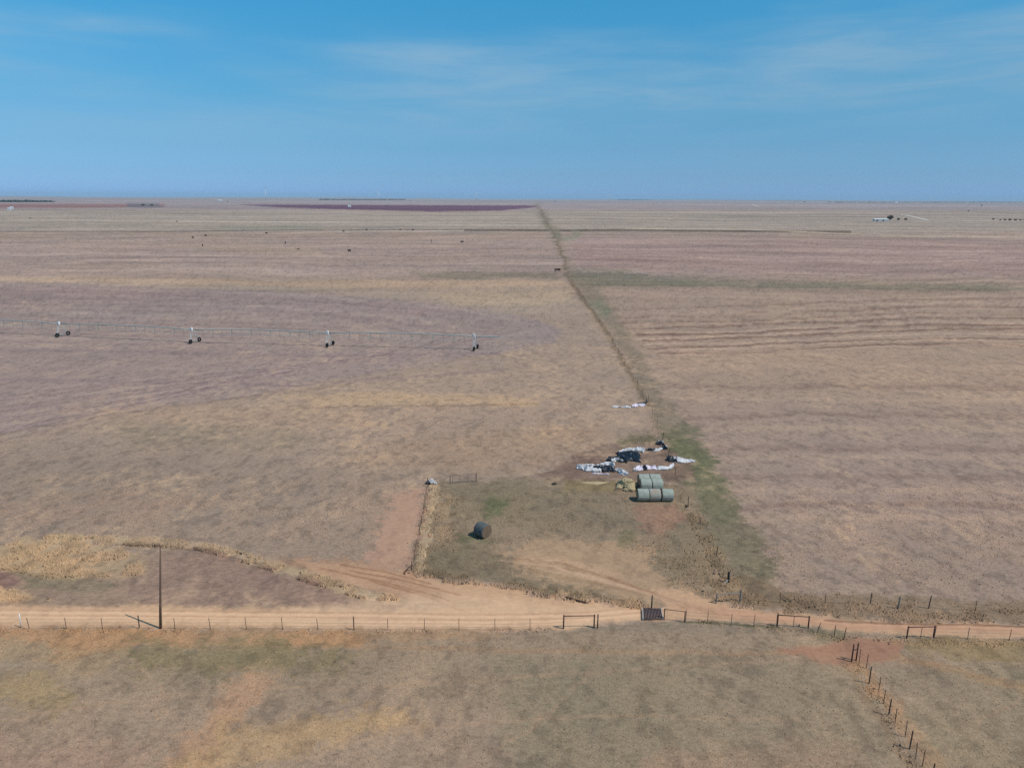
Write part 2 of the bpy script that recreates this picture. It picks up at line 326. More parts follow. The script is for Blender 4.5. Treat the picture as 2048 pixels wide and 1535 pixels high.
stroke([(1790, 1312), (1900, 1338), (2048, 1378), (R_, 1600)], (146, 122, 96), 6, 10, 8, 0.6)
patch([(1790, 1275), (R_, 1300), (R_, 1370), (1980, 1320), (1820, 1310)], (122, 110, 80), 10, 9, 0.7)
stroke([(1712, 1325), (1760, 1385), (1800, 1430), (1860, 1520), (1900, 1600)], (144, 120, 95), 9, 12, 9, 0.75, wid2=20)
stroke([(1690, 1325), (1725, 1385), (1768, 1450), (1830, 1560)], (118, 104, 86), 4, 6, 4, 0.6, wid2=8)
patch([(1620, 1262), (1690, 1262), (1700, 1284), (1630, 1282)], (98, 98, 80), 6, 6, 0.7)
stroke([(1370, 1244), (1480, 1248), (1560, 1256)], (98, 98, 74), 2, 3, 3, 0.7)

for T_ in TRAILS:
    stroke(T_, (150, 130, 110), 2.0, 5, 7, 0.4, 0.8, wid2=3)
def poly_sd(P, px, py):
    """signed distance to a closed outline, negative inside"""
    d = np.full(px.shape, 1e9)
    ins = np.zeros(px.shape, bool)
    n = len(P)
    for i in range(n):
        ax, ay = P[i]
        bx, by = P[(i + 1) % n]
        ex, ey = bx - ax, by - ay
        t = np.clip(((px - ax) * ex + (py - ay) * ey) / (ex * ex + ey * ey + 1e-9), 0, 1)
        d = np.minimum(d, (px - ax - t * ex) ** 2 + (py - ay - t * ey) ** 2)
        c = (ay > py) != (by > py)
        ins ^= c & (px < ex * (py - ay) / (ey if abs(ey) > 1e-9 else 1e-9) + ax)
    d = np.sqrt(d)
    return np.where(ins, -d, d)
def line_d(P, px, py):
    d = np.full(px.shape, 1e9)
    q = np.zeros(px.shape)
    n = len(P) - 1
    for i in range(n):
        ax, ay = P[i]
        ex, ey = P[i + 1][0] - ax, P[i + 1][1] - ay
        t = np.clip(((px - ax) * ex + (py - ay) * ey) / (ex * ex + ey * ey + 1e-9), 0, 1)
        dd = (px - ax - t * ex) ** 2 + (py - ay - t * ey) ** 2
        m = dd < d
        d = np.where(m, dd, d)
        q = np.where(m, (i + t) / n, q)
    return np.sqrt(d), q

def lin(c):
    c = np.asarray(c, float) / 255.0
    return np.where(c <= 0.04045, c / 12.92, ((c + 0.055) / 1.055) ** 2.4)
STRAW = np.array((174., 152., 124.))
def cover(x, y):
    """albedo of the ground (linear) and how ragged its cover is, at world points"""
    px, py = project(x, y)
    D = np.hypot(x, np.maximum(y, 1)) + 1
    yy = np.maximum(y, 20)
    lx, ly = x / yy * 26, np.log(yy) * 26
    wx = fbm(lx, ly, 3, 4) + 0.6 * fbm(lx * 5, ly * 5, 13, 3)
    wy = fbm(lx * 0.8, ly * 1.2, 5, 4) + 0.6 * fbm(lx * 5, ly * 6, 15, 3)
    nearness = 1 / (1 + D / 500)
    cl = (fbm(x / 0.9, y / 1.0, 61, 3, 0.65) + 0.7 * fbm(x / 4.5, y / 5.0, 71, 3, 0.6)) * nearness + (fbm(lx * 3, ly * 9, 81, 3) ) * (1 - nearness)
    thin = 0.86 + 0.34 * fbm(x / 9.0, y / 10.0, 91, 3) * nearness
    col = np.empty(x.shape + (3,))
    col[:] = (148, 132, 118)
    rough = np.ones(x.shape)
    for kind, P, c, f, w, a, rg in PATCHES:
        ff = f if kind == 'p' else f[2] + max(f[0], f[1])
        m = (px > P[:, 0].min() - 3 * ff - 3 * w) & (px < P[:, 0].max() + 3 * ff + 3 * w) & (py > P[:, 1].min() - 2 * ff - 2 * w) & (py < P[:, 1].max() + 2 * ff + 2 * w)
        if not m.any():
            continue
        qx, qy = px[m] + wx[m] * w * 2.2, py[m] + wy[m] * w * 0.8
        if kind == 'p':
            k = 1 - sstep(-f, f, poly_sd(P, qx, qy) + cl[m] * (f * 1.5 if rg is None or rg > .5 else f * .6))
            if rg is None:
                k = k * np.clip(thin[m], 0.4, 1)
        else:
            d, q = line_d(P, qx, qy)
            wd = f[0] + (f[1] - f[0]) * q
            k = (1 - sstep(wd * 0.5, wd * 0.5 + f[2], d + cl[m] * f[2] * .4)) * np.clip(0.9 + 0.6 * cl[m], 0.3, 1.15)
        k = np.clip(k * a, 0, 1)[:, None]
        col[m] = col[m] * (1 - k) + c * k
        if rg is not None:
            rough[m] = rough[m] * (1 - k[:, 0]) + rg * k[:, 0]
    # clumps of straw, bare scuffs and darker growth at several scales
    near = np.clip(1 - (D - 60) / 900, 0, 1)
    s1 = fbm(x / 1.1, y / 1.5, 21, 4, 0.6)
    s2 = fbm(x / 7.0, y / 8.0, 31, 4, 0.55)
    s3 = fbm(x / 60.0, y / 70.0, 41, 4, 0.55)
    s4 = fbm(x / 420.0, y / 300.0, 51, 4, 0.6)
    gate = sstep(-0.15, 0.5, s2 + 0.5 * s3)
    k = (sstep(0.0, 0.40, s1) * gate * 0.7 * rough * near * sstep(600, 700, py) * (1 - 0.75 * sstep(1240, 1290, py)))[..., None]
    col = col * (1 - k) + (col * 0.35 + STRAW * 0.65) * k
    k = (sstep(0.05, 0.45, -s1) * rough * 0.3)[..., None]
    col = col * (1 - k) + col * np.array((0.72, 0.74, 0.76)) * k
    g = 1 + rough * (0.05 * s1 + 0.045 * s2 + 0.04 * s3) + 0.05 * s4 * sstep(150, 900, D)
    col = col * g[..., None]
    far_ = sstep(120, 500, D)
    roll = 0.9 * fbm(x / yy * 2.5, ly * 0.12, 121, 3) + 0.25 * fbm(x / yy * 9, ly * 0.3, 131, 2)
    st = fbm(x / yy * 2.2, np.log(yy) * 20 + roll * 2.0, 101, 4, 0.7)
    st2 = fbm(x / yy * 7, np.log(yy) * 62 + roll * 7, 111, 3, 0.7)
    col = col * (1 + far_ * (0.15 * st + 0.12 * st2) * rough)[..., None]
    hue = (s2 * 0.5 + s3)[..., None] * rough[..., None]
    col = col + hue * np.array((2.0, -0.3, -2.4))
    col = col + np.array((2.2, 0.1, 1.6))
    col = col + (sstep(1255, 1275, py) * sstep(0.4, 0.7, rough))[..., None] * np.array((8.5, 5.0, 2.5))
    col = np.clip(col * 1.045, 12, 235)
    return lin(col) / EXPO, rough, px, py

# ------------------------------------------------------------------ materials
def new_mat(name):
    m = bpy.data.materials.new(name)
    m.use_nodes = True
    return m, m.node_tree.nodes, m.node_tree.links, m.node_tree.nodes['Principled BSDF']
def noisy(name, c, var=0.25, scale=6.0, rough=0.85, metal=0.0, bump=0.0, c2=None, stretch=(1, 1, 1), spec=0.3):
    m, n, l, b = new_mat(name)
    co = n.new('ShaderNodeTexCoord')
    mp = n.new('ShaderNodeMapping')
    mp.inputs['Scale'].default_value = stretch
    nz = n.new('ShaderNodeTexNoise')
    nz.inputs['Scale'].default_value = scale
    nz.inputs['Detail'].default_value = 6
    nz.inputs['Roughness'].default_value = 0.65
    rp = n.new('ShaderNodeValToRGB')
    c2 = c2 or tuple(v * (1 - var) for v in c)
    rp.color_ramp.elements[0].position, rp.color_ramp.elements[1].position = 0.32, 0.68
    rp.color_ramp.elements[0].color = (*c2, 1)
    rp.color_ramp.elements[1].color = (*c, 1)
    l.new(co.outputs['Object'], mp.inputs[0])
    l.new(mp.outputs[0], nz.inputs[0])
    l.new(nz.outputs[0], rp.inputs[0])
    l.new(rp.outputs[0], b.inputs['Base Color'])
    b.inputs['Roughness'].default_value = rough
    b.inputs['Metallic'].default_value = metal
    b.inputs['Specular IOR Level'].default_value = spec
    if bump:
        bp = n.new('ShaderNodeBump')
        bp.inputs['Strength'].default_value = 0.8
        bp.inputs['Distance'].default_value = bump
        l.new(nz.outputs[0], bp.inputs['Height'])
        l.new(bp.outputs[0], b.inputs['Normal'])
    return m

def ground_material():
    m, n, l, b = new_mat('prairie')
    at = n.new('ShaderNodeAttribute')
    at.attribute_name = 'cover'
    rg = n.new('ShaderNodeAttribute')
    rg.attribute_name = 'ragged'
    geo = n.new('ShaderNodeNewGeometry')
    def nz(scale, detail, st=(1, 1, 1), rough=0.65):
        mp = n.new('ShaderNodeMapping')
        mp.inputs['Scale'].default_value = st
        t = n.new('ShaderNodeTexNoise')
        t.inputs['Scale'].default_value = scale
        t.inputs['Detail'].default_value = detail
        t.inputs['Roughness'].default_value = rough
        l.new(geo.outputs['Position'], mp.inputs[0])
        l.new(mp.outputs[0], t.inputs[0])
        return t.outputs[0]
    fine = nz(1.9, 6, (0.8, 1.15, 1), 0.8)
    grain = nz(11.0, 3, (1, 1, 1), 0.7)
    add = n.new('ShaderNodeMath')
    add.operation = 'MULTIPLY_ADD'
    add.inputs[1].default_value = 0.8
    l.new(grain, add.inputs[0])
    l.new(fine, add.inputs[2])
    mr = n.new('ShaderNodeMapRange')
    mr.inputs[1].default_value, mr.inputs[2].default_value = 0.56, 1.24
    mr.inputs[3].default_value, mr.inputs[4].default_value = 0.42, 1.58  # wide contrast puts tuft shadows into the colour, along with clump tone
    l.new(add.outputs[0], mr.inputs[0])
    mixv = n.new('ShaderNodeMix')                    # bare dirt is smoother than grass
    mixv.data_type = 'FLOAT'
    mixv.inputs['A'].default_value = 1.0
    l.new(rg.outputs['Fac'], mixv.inputs['Factor'])
    l.new(mr.outputs[0], mixv.inputs['B'])
    mu = n.new('ShaderNodeMix')
    mu.data_type, mu.blend_type = 'RGBA', 'MULTIPLY'
    mu.inputs['Factor'].default_value = 1
    l.new(at.outputs['Color'], mu.inputs['A'])
    cmb = n.new('ShaderNodeCombineColor')
    for i in range(3):
        l.new(mixv.outputs['Result'], cmb.inputs[i])
    l.new(cmb.outputs[0], mu.inputs['B'])
    l.new(mu.outputs['Result'], b.inputs['Base Color'])
    b.inputs['Roughness'].default_value = 1.0
    b.inputs['Specular IOR Level'].default_value = 0.05
    bp = n.new('ShaderNodeBump')
    bp.inputs['Strength'].default_value = 0.55
    bp.inputs['Distance'].default_value = 0.10
    bm_ = n.new('ShaderNodeMath')
    bm_.operation = 'MULTIPLY'
    l.new(add.outputs[0], bm_.inputs[0])
    l.new(rg.outputs['Fac'], bm_.inputs[1])
    l.new(bm_.outputs[0], bp.inputs['Height'])
    l.new(bp.outputs[0], b.inputs['Normal'])
    return m
def plant_material():
    m, n, l, b = new_mat('grass_blades')
    at = n.new('ShaderNodeAttribute')
    at.attribute_name = 'cover'
    l.new(at.outputs['Color'], b.inputs['Base Color'])
    b.inputs['Roughness'].default_value = 0.95
    b.inputs['Specular IOR Level'].default_value = 0.1
    return m

MAT = {
    'ground': ground_material(), 'blades': plant_material(),
    'pole': noisy('weathered_pole_wood', (0.20, 0.125, 0.085), 0.5, 5, 0.9, stretch=(3, 3, 0.25)),
    'wood': noisy('weathered_post_wood', (0.11, 0.085, 0.068), 0.5, 8, 0.9, stretch=(6, 6, 1)),
    'greywood': noisy('bleached_grey_wood', (0.30, 0.27, 0.24), 0.4, 8, 0.9, stretch=(6, 6, 1)),
    'rust': noisy('rusty_pipe', (0.085, 0.042, 0.032), 0.45, 9, 0.8),
    'rustlight': noisy('sunlit_rusty_pipe', (0.17, 0.085, 0.06), 0.4, 9, 0.75),  # lit copy of the rust, sunlight put into its paler colour
    'tpost': noisy('painted_steel_post', (0.085, 0.06, 0.05), 0.4, 10, 0.7),
    'gate': noisy('grey_gate_pipe', (0.15, 0.13, 0.125), 0.3, 6, 0.7),
    'wire': noisy('barbed_wire', (0.12, 0.085, 0.07), 0.3, 4, 0.6),
    'white': noisy('white_paint', (0.78, 0.76, 0.72), 0.15, 6, 0.6),
    'galv': noisy('galvanised_steel', (0.40, 0.43, 0.40), 0.25, 5, 0.7, 0.0),
    'palegalv': noisy('sunlit_galvanised_legs', (0.58, 0.62, 0.60), 0.2, 4, 0.5, 0.1),  # brighter copy of the galvanised steel, sunlight put into the colour
    'tyre': noisy('dusty_tyre', (0.018, 0.017, 0.017), 0.4, 6, 0.9),
    'wrap': noisy('bale_net_wrap', (0.38, 0.415, 0.355), 0.2, 2.2, 0.9, bump=0.05, c2=(0.25, 0.255, 0.20), stretch=(1, 2, 2)),
    'wrapstain': noisy('hay_stained_net_wrap', (0.30, 0.36, 0.33), 0.2, 0.9, 0.8, bump=0.01, c2=(0.34, 0.26, 0.19)),
    'wrapgrey': noisy('grey_bale_wrap', (0.125, 0.14, 0.14), 0.3, 4, 0.8, bump=0.03, c2=(0.06, 0.062, 0.06)),
    'hay': noisy('bale_hay', (0.36, 0.25, 0.15), 0.5, 12, 0.95, bump=0.03),
    'oldhay': noisy('old_bale_hay', (0.22, 0.15, 0.10), 0.5, 10, 0.95, bump=0.03),
    'yellowhay': noisy('loose_yellow_hay', (0.56, 0.43, 0.24), 0.45, 9, 0.95, bump=0.05),
    'plasticwhite': noisy('white_plastic_film', (0.70, 0.68, 0.68), 0.3, 2.2, 0.5, spec=0.5),
    'plasticlilac': noisy('lilac_plastic_film', (0.62, 0.54, 0.68), 0.2, 2, 0.4, c2=(0.70, 0.64, 0.66), spec=0.5),
    'plasticblack': noisy('black_plastic_film', (0.014, 0.020, 0.030), 0.4, 4, 0.35, spec=0.5),
    'cow': noisy('black_hide', (0.018, 0.014, 0.013), 0.3, 5, 0.8),
    'browncow': noisy('brown_hide', (0.09, 0.03, 0.02), 0.4, 5, 0.85),
    'bark': noisy('bark', (0.10, 0.08, 0.065), 0.4, 4, 0.95),
    'treeleaf': noisy('dull_leaves', (0.050, 0.058, 0.032), 0.5, 0.6, 0.9),
    'roof': noisy('pale_metal_roof', (0.72, 0.74, 0.75), 0.12, 0.4, 0.5),
    'siding': noisy('white_metal_siding', (0.66, 0.66, 0.66), 0.12, 0.4, 0.6),
    'dark': noisy('black_and_opening_shade', (0.02, 0.02, 0.02), 0.2, 3, 0.9),  # near-black for black things, and for shade of openings put into colour
    'turbine': noisy('turbine_white', (0.80, 0.80, 0.80), 0.05, 0.1, 0.5),
    'steel': noisy('weathered_steel_grate', (0.24, 0.155, 0.14), 0.35, 8, 0.65, 0.1),
    'gravel': noisy('pale_caliche', (0.56, 0.50, 0.43), 0.15, 0.05, 1.0),
    'concrete': noisy('pale_concrete', (0.42, 0.38, 0.32), 0.2, 3, 0.95),
}

# ------------------------------------------------------------------ mesh helpers
class MB:
    def __init__(self):
        self.v, self.f = [], []
    def quad_ring(self, a, b, n):
        for i in range(n):
            j = (i + 1) % n
            self.f.append((a + i, a + j, b + j, b + i))
    def tube(self, pts, rad, n=8, caps=True):
        """a tube along points; rad is one radius or one per point"""
        pts = [Vector(p) for p in pts]
        if not hasattr(rad, '__len__'):
            rad = [rad] * len(pts)
        starts = []
        for i, p in enumerate(pts):
            d = (pts[min(i + 1, len(pts) - 1)] - pts[max(i - 1, 0)]).normalized()
            h = Vector((0, 0, 1)) if abs(d.z) < 0.9 else Vector((1, 0, 0))
            u = d.cross(h).normalized()
            w = u.cross(d)
            starts.append(len(self.v))
            for k in range(n):
                a = 2 * math.pi * k / n
                self.v.append(p + (u * math.cos(a) + w * math.sin(a)) * rad[i])
        for a, b in zip(starts, starts[1:]):
            self.quad_ring(a, b, n)
        if caps:
            self.f.append(tuple(range(starts[0], starts[0] + n))[::-1])
            self.f.append(tuple(range(starts[-1], starts[-1] + n)))
        return self
    def box(self, c, s, rz=0.0, ax=None):
        c = Vector(c)
        m = ax or Matrix.Rotation(rz, 3, 'Z')
        b = len(self.v)
        for dx in (-1, 1):
            for dy in (-1, 1):
                for dz in (-1, 1):
                    self.v.append(c + m @ Vector((dx * s[0] / 2, dy * s[1] / 2, dz * s[2] / 2)))
        for q in ((0, 1, 3, 2), (4, 6, 7, 5), (0, 4, 5, 1), (2, 3, 7, 6), (0, 2, 6, 4), (1, 5, 7, 3)):
            self.f.append(tuple(b + i for i in q))
        return self
    def build(self, name, mat, parent=None, smooth=False):
        me = bpy.data.meshes.new(name)
        me.from_pydata([tuple(p) for p in self.v], [], self.f)
        me.materials.append(mat)
        if smooth:
            me.polygons.foreach_set('use_smooth', [True] * len(me.polygons))
        me.update()
        o = bpy.data.objects.new(name, me)
        COL.objects.link(o)
        if parent is not None:
            o.parent = parent
        return o
def tag(o, label=None, cat=None, group=None, kind=None):
    if label: o['label'] = label
    if cat: o['category'] = cat
    if group: o['group'] = group
    if kind: o['kind'] = kind
    return o
def empty(name, loc, label, cat, group=None, rz=0.0):
    o = bpy.data.objects.new(name, None)
    COL.objects.link(o)
    o.location = loc
    o.rotation_euler = (0, 0, rz)
    return tag(o, label, cat, group)
def copy_tree(o, parent=None):
    c = o.copy()
    COL.objects.link(c)
    c.parent = parent
    for ch in list(o.children):
        copy_tree(ch, c)
    return c
def big_mesh(name, V, F, mat, attrs=None, smooth=False):
    """numpy verts (n,3), faces (m,k)"""
    me = bpy.data.meshes.new(name)
    m, k = F.shape
    me.vertices.add(len(V))
    me.vertices.foreach_set('co', V.astype(np.float32).ravel())
    me.loops.add(m * k)
    me.loops.foreach_set('vertex_index', F.astype(np.int32).ravel())
    me.polygons.add(m)
    me.polygons.foreach_set('loop_start', np.arange(0, m * k, k, dtype=np.int32))
    me.polygons.foreach_set('loop_total', np.full(m, k, dtype=np.int32))
    if smooth:
        me.polygons.foreach_set('use_smooth', np.ones(m, bool))
    for nm, arr in (attrs or {}).items():
        if arr.ndim == 2:
            a = me.attributes.new(nm, 'FLOAT_COLOR', 'POINT')
            rgba = np.ones((len(V), 4), np.float32)
            rgba[:, :3] = arr
            a.data.foreach_set('color', rgba.ravel())
        else:
            a = me.attributes.new(nm, 'FLOAT', 'POINT')
            a.data.foreach_set('value', arr.astype(np.float32))
    me.materials.append(mat)
    me.update()
    o = bpy.data.objects.new(name, me)
    COL.objects.link(o)
    return o

# ------------------------------------------------------------------ the land
def build_land():
    dep = np.concatenate([np.linspace(R(44), R(31), 230, endpoint=False), np.linspace(R(31), R(10), 420, endpoint=False), np.geomspace(R(10), 40 / 26000, 330)])
    Y = np.concatenate([np.linspace(-70, 40 / math.tan(R(44.05)), 26, endpoint=False), 40 / np.tan(dep)])
    nc = 1150
    t = np.linspace(-1, 1, nc)
    s = 0.80 * t + 0.20 * t ** 3
    hw = np.maximum(Y, 0) * 1.12 + 26
    X = s[None, :] * hw[:, None]
    YY = np.repeat(Y[:, None], nc, 1)
    nr = len(Y)
    x, y = X.ravel(), YY.ravel()
    colr = np.empty((len(x), 3)); rough = np.empty(len(x)); px = np.empty(len(x)); py = np.empty(len(x))
    for a in range(0, len(x), 200000):
        sl_ = slice(a, a + 200000)
        colr[sl_], rough[sl_], px[sl_], py[sl_] = cover(x[sl_], y[sl_])
    z = 34 * (fbm(x / 3200, y / 6000, 141, 3) + .25) * sstep(12500, 19000, y)   # the far country rises and dips a little
    V = np.stack([x, y, z], 1)
    idx = np.arange(nr * nc).reshape(nr, nc)
    F = np.stack([idx[:-1, :-1], idx[:-1, 1:], idx[1:, 1:], idx[1:, :-1]], -1).reshape(-1, 4)
    cx, cy = project(x[F].mean(1), y[F].mean(1))
    owner = np.zeros(len(F), int)
    def claim(poly, k):
        P = np.array(poly, float)
        m = (cx > P[:, 0].min()) & (cx < P[:, 0].max()) & (cy > P[:, 1].min()) & (cy < P[:, 1].max())
        ii = np.where(m)[0]
        inside = poly_sd(P, cx[ii], cy[ii]) < 0
        owner[ii[inside]] = k
    claim(CIRCLE, 1)
    claim(ROAD, 2)
    claim([(480, 409), (1072, 411), (1078, 414), (1000, 421), (880, 423), (700, 419), (560, 415)], 3)
    for k, nm in enumerate(('ground', 'crop_field', 'dirt_road', 'ploughed_field')):
        f = F[owner == k]
        used, inv = np.unique(f, return_inverse=True)
        o = big_mesh(nm, V[used], inv.reshape(-1, 4), MAT['ground'], {'cover': colr[used], 'ragged': rough[used]}, True)
        tag(o, kind='structure')
build_land()

# ------------------------------------------------------------------ grass
def blades(name, x, y, h, wd, nb, tone, seed, lean=0.5):
    """nb crossed blades at each point; one mesh"""
    rng = np.random.default_rng(seed)
    n = len(x)
    c, rg, _, _ = cover(x, y)
    dry = np.clip((0.75 - rg) / 0.2, 0, 1)[:, None]  # grass at the edge of bare dirt is straw, not dirt-coloured
    c = np.clip((c * (1 - dry) + lin((158, 136, 114)) / EXPO * dry) * tone, 0, 0.75)
    V, C, N = [], [], []
    ns = 4
    for b in range(nb):
        a = rng.uniform(0, 2 * np.pi, n)
        r = rng.uniform(0, 1, n) * wd * 1.2 * (b > 0)
        a2 = rng.uniform(0, 2 * np.pi, n)
        bx, by = x + np.cos(a2) * r, y + np.sin(a2) * r
        hh = h * rng.uniform(0.55, 1.1, n)
        w = wd * rng.uniform(0.6, 1.2, n) * 0.6
        la = rng.uniform(0, 2 * np.pi, n)
        ll = hh * lean * rng.uniform(0, 1, n)
        v = np.empty((n, ns + 1, 3))
        nn = np.empty((n, ns + 1, 3))
        for k in range(ns):
            ak = a + k * 2 * np.pi / ns
            rk = w * rng.uniform(0.6, 1.5, n)
            v[:, k] = np.stack([bx + np.cos(ak) * rk, by + np.sin(ak) * rk, np.full(n, -0.005)], 1)
            nn[:, k] = np.stack([np.cos(ak) * .3, np.sin(ak) * .3, np.full(n, 1.0)], 1)
        v[:, ns] = np.stack([bx + np.cos(la) * ll, by + np.sin(la) * ll, hh], 1)
        nn[:, ns] = (0, 0, 1)
        V.append(v.reshape(-1, 3))
        N.append(nn.reshape(-1, 3))
        k = (rng.uniform(0.84, 1.18, n) * np.where(rng.uniform(0, 1, n) < 0.03, 0.55, 1))[:, None]
        C.append(np.repeat(c * k, ns + 1, 0))
    V, C, N = np.concatenate(V), np.concatenate(C), np.concatenate(N)
    base = np.arange(0, len(V), ns + 1)
    F = np.concatenate([np.stack([base + k, base + (k + 1) % ns, base + ns], 1) for k in range(ns)])
    o = big_mesh(name, V, F, MAT['blades'], {'cover': C}, True)
    N /= np.linalg.norm(N, axis=1)[:, None]          # a tuft is lit as a soft tuft, not as a hard cone
    o.data.normals_split_custom_set_from_vertices(N.tolist())
    return o
def scatter_poly(poly, n, seed, feather=0.0):
    rng = np.random.default_rng(seed)
    W = np.array([G(*p)[:2] for p in poly])
    lo, hi = W.min(0), W.max(0)
    out = []
    tot = 0
    while tot < n:
        p = rng.uniform(lo, hi, (n * 3, 2))
        k = poly_sd(W, p[:, 0], p[:, 1]) + rng.uniform(0, 1, len(p)) ** 1.5 * feather < 0
        out.append(p[k])
        tot += k.sum()
    p = np.concatenate(out)[:n]
    return p[:, 0], p[:, 1]
def scatter_line(line, n, wid, seed):
    rng = np.random.default_rng(seed)
    W = np.array([G(*p)[:2] for p in line])
    seg = np.linalg.norm(np.diff(W, axis=0), axis=1)
    cum = np.concatenate([[0], np.cumsum(seg)])
    t = rng.uniform(0, cum[-1], n)
    x = np.interp(t, cum, W[:, 0]) + rng.normal(0, wid, n)
    y = np.interp(t, cum, W[:, 1]) + rng.normal(0, wid, n)
    keep = fbm(x / 1.6, y / 1.6, seed, 3) > -0.18
    return x[keep], y[keep]
def pasture_grass():
    x, y = scatter_poly([(-500, 1262), (640, 1262), (1180, 1262), (1560, 1256), (2500, 1290), (2900, 1760), (-900, 1760)], 170000, 3)
    k = fbm(x / 2.2, y / 2.6, 77, 4, 0.6) + RNG.uniform(-0.5, 0.5, len(x)) > -0.05
    x, y = x[k], y[k]
    _, rg, _, _ = cover(x, y)
    k = rg > 0.7
    h = RNG.uniform(0.03, 0.09, k.sum())
    tag(blades('pasture_grass', x[k], y[k], h, 0.13, 1, 1.06, 5, 1.2), 'short grey-green grazed grass covering the near pasture', 'grass', kind='stuff')
def field_grass():
    X, Y = [], []
    for poly, n, s in (([(1420, 960), (2400, 960), (2700, 1240), (1480, 1200)], 90000, 21), ([(-500, 940), (850, 950), (800, 1130), (600, 1120), (-700, 1090)], 80000, 22),
                       ([(870, 975), (1390, 975), (1430, 1190), (1280, 1205), (850, 1140)], 34000, 23), ([(700, 780), (1230, 790), (1180, 940), (600, 940)], 40000, 24)):
        x, y = scatter_poly(poly, n, s, 9.0)
        k = fbm(x / 3.2, y / 3.6, 78, 4, 0.6) + RNG.uniform(-0.4, 0.4, len(x)) > 0.02
        X.append(x[k]); Y.append(y[k])
    x, y = np.concatenate(X), np.concatenate(Y)
    _, rg, _, _ = cover(x, y)
    k = rg > 0.7
    h = RNG.uniform(0.04, 0.14, k.sum())
    tag(blades('field_grass', x[k], y[k], h, 0.17, 1, 1.08, 6, 1.2), 'tan stubble and bunch grass covering the fields beyond the road', 'grass', kind='stuff')
def tall_straw():
    X, Y, H = [], [], []
    for poly, n, s, h in (([(-600, 1092), (0, 1092), (110, 1068), (220, 1087), (276, 1116), (286, 1150), (90, 1156), (0, 1138), (-600, 1140)], 16000, 31, 0.55),
                          ([(110, 1074), (250, 1072), (400, 1084), (500, 1110), (590, 1137), (700, 1170), (850, 1208), (720, 1196), (600, 1160), (480, 1122), (380, 1096), (230, 1090)], 9000, 32, 0.55),
                          ([(-400, 1176), (0, 1174), (60, 1187), (110, 1198), (50, 1203), (-400, 1200)], 2500, 33, 0.45)):
        x, y = scatter_poly(poly, n * 17 // 10, s)
        k = fbm(x / 1.8, y / 1.8, 79, 3) > -0.12
        X.append(x[k]); Y.append(y[k]); H.append(RNG.uniform(0.4, 1.0, k.sum()) * h)
    for line, n, wd, s, h in (([(868, 975), (852, 1060), (836, 1138)], 2600, 0.45, 41, 0.5), ([(826, 1146), (960, 1166), (1100, 1188), (1285, 1216)], 5200, 0.55, 42, 0.5),
                              ([(1440, 1198), (1560, 1212), (1760, 1226), (2300, 1250)], 6500, 1.2, 43, 0.38), ([(1310, 1090), (1400, 1130), (1440, 1195)], 3600, 1.6, 44, 0.34),
                              ([(-300, 1259), (640, 1260), (1110, 1259)], 2600, 0.22, 45, 0.3), ([(1372, 1244), (1552, 1256), (1690, 1280), (2300, 1292)], 2200, 0.3, 46, 0.3),
                              ([(1704, 1325), (1780, 1430), (1850, 1560)], 1400, 0.35, 47, 0.3), ([(1376, 1015), (1400, 1050), (1432, 1115), (1450, 1165)], 2600, 0.45, 48, 0.6),
                              ([(870, 990), (900, 1000), (890, 1080), (865, 1100)], 1500, 1.0, 49, 0.35)):
        x, y = scatter_line(line, n, wd, s)
        X.append(x); Y.append(y); H.append(RNG.uniform(0.4, 1.0, len(x)) * h)
    x, y, h = np.concatenate(X), np.concatenate(Y), np.concatenate(H)
    k = cover(x, y)[1] > 0.66
    x, y, h = x[k], y[k], h[k]
    tag(blades('tall_dry_grass', x, y, h * 0.85, 0.125, 2, 1.12, 8, 0.8), 'tall straw-coloured dry grass along the road banks and fence lines', 'grass', kind='stuff')
    # brush along the far fence lines
    X, Y = [], []
    for line, n, wd, s in (([(1140, 562), (1176, 610), (1210, 660), (1250, 730), (1296, 805), (1372, 1010)], 2600, 0.8, 61), ([(930, 460), (1110, 461), (1250, 460), (1700, 464)], 9000, 5.0, 62)):
        a, b = scatter_line(line, n, wd, s)
        X.append(a); Y.append(b)
    x, y = np.concatenate(X), np.concatenate(Y)
    h = RNG.uniform(0.08, 0.25, len(x)) * np.where(y > 600, 3.2, 1)
    tag(blades('fence_row_weeds', x, y, h, np.where(y > 600, 1.6, 0.35), 2, 0.95, 9, 0.5), 'dull brown weeds grown up along the far fence rows', 'weeds', kind='stuff')
pasture_grass(); field_grass(); tall_straw()

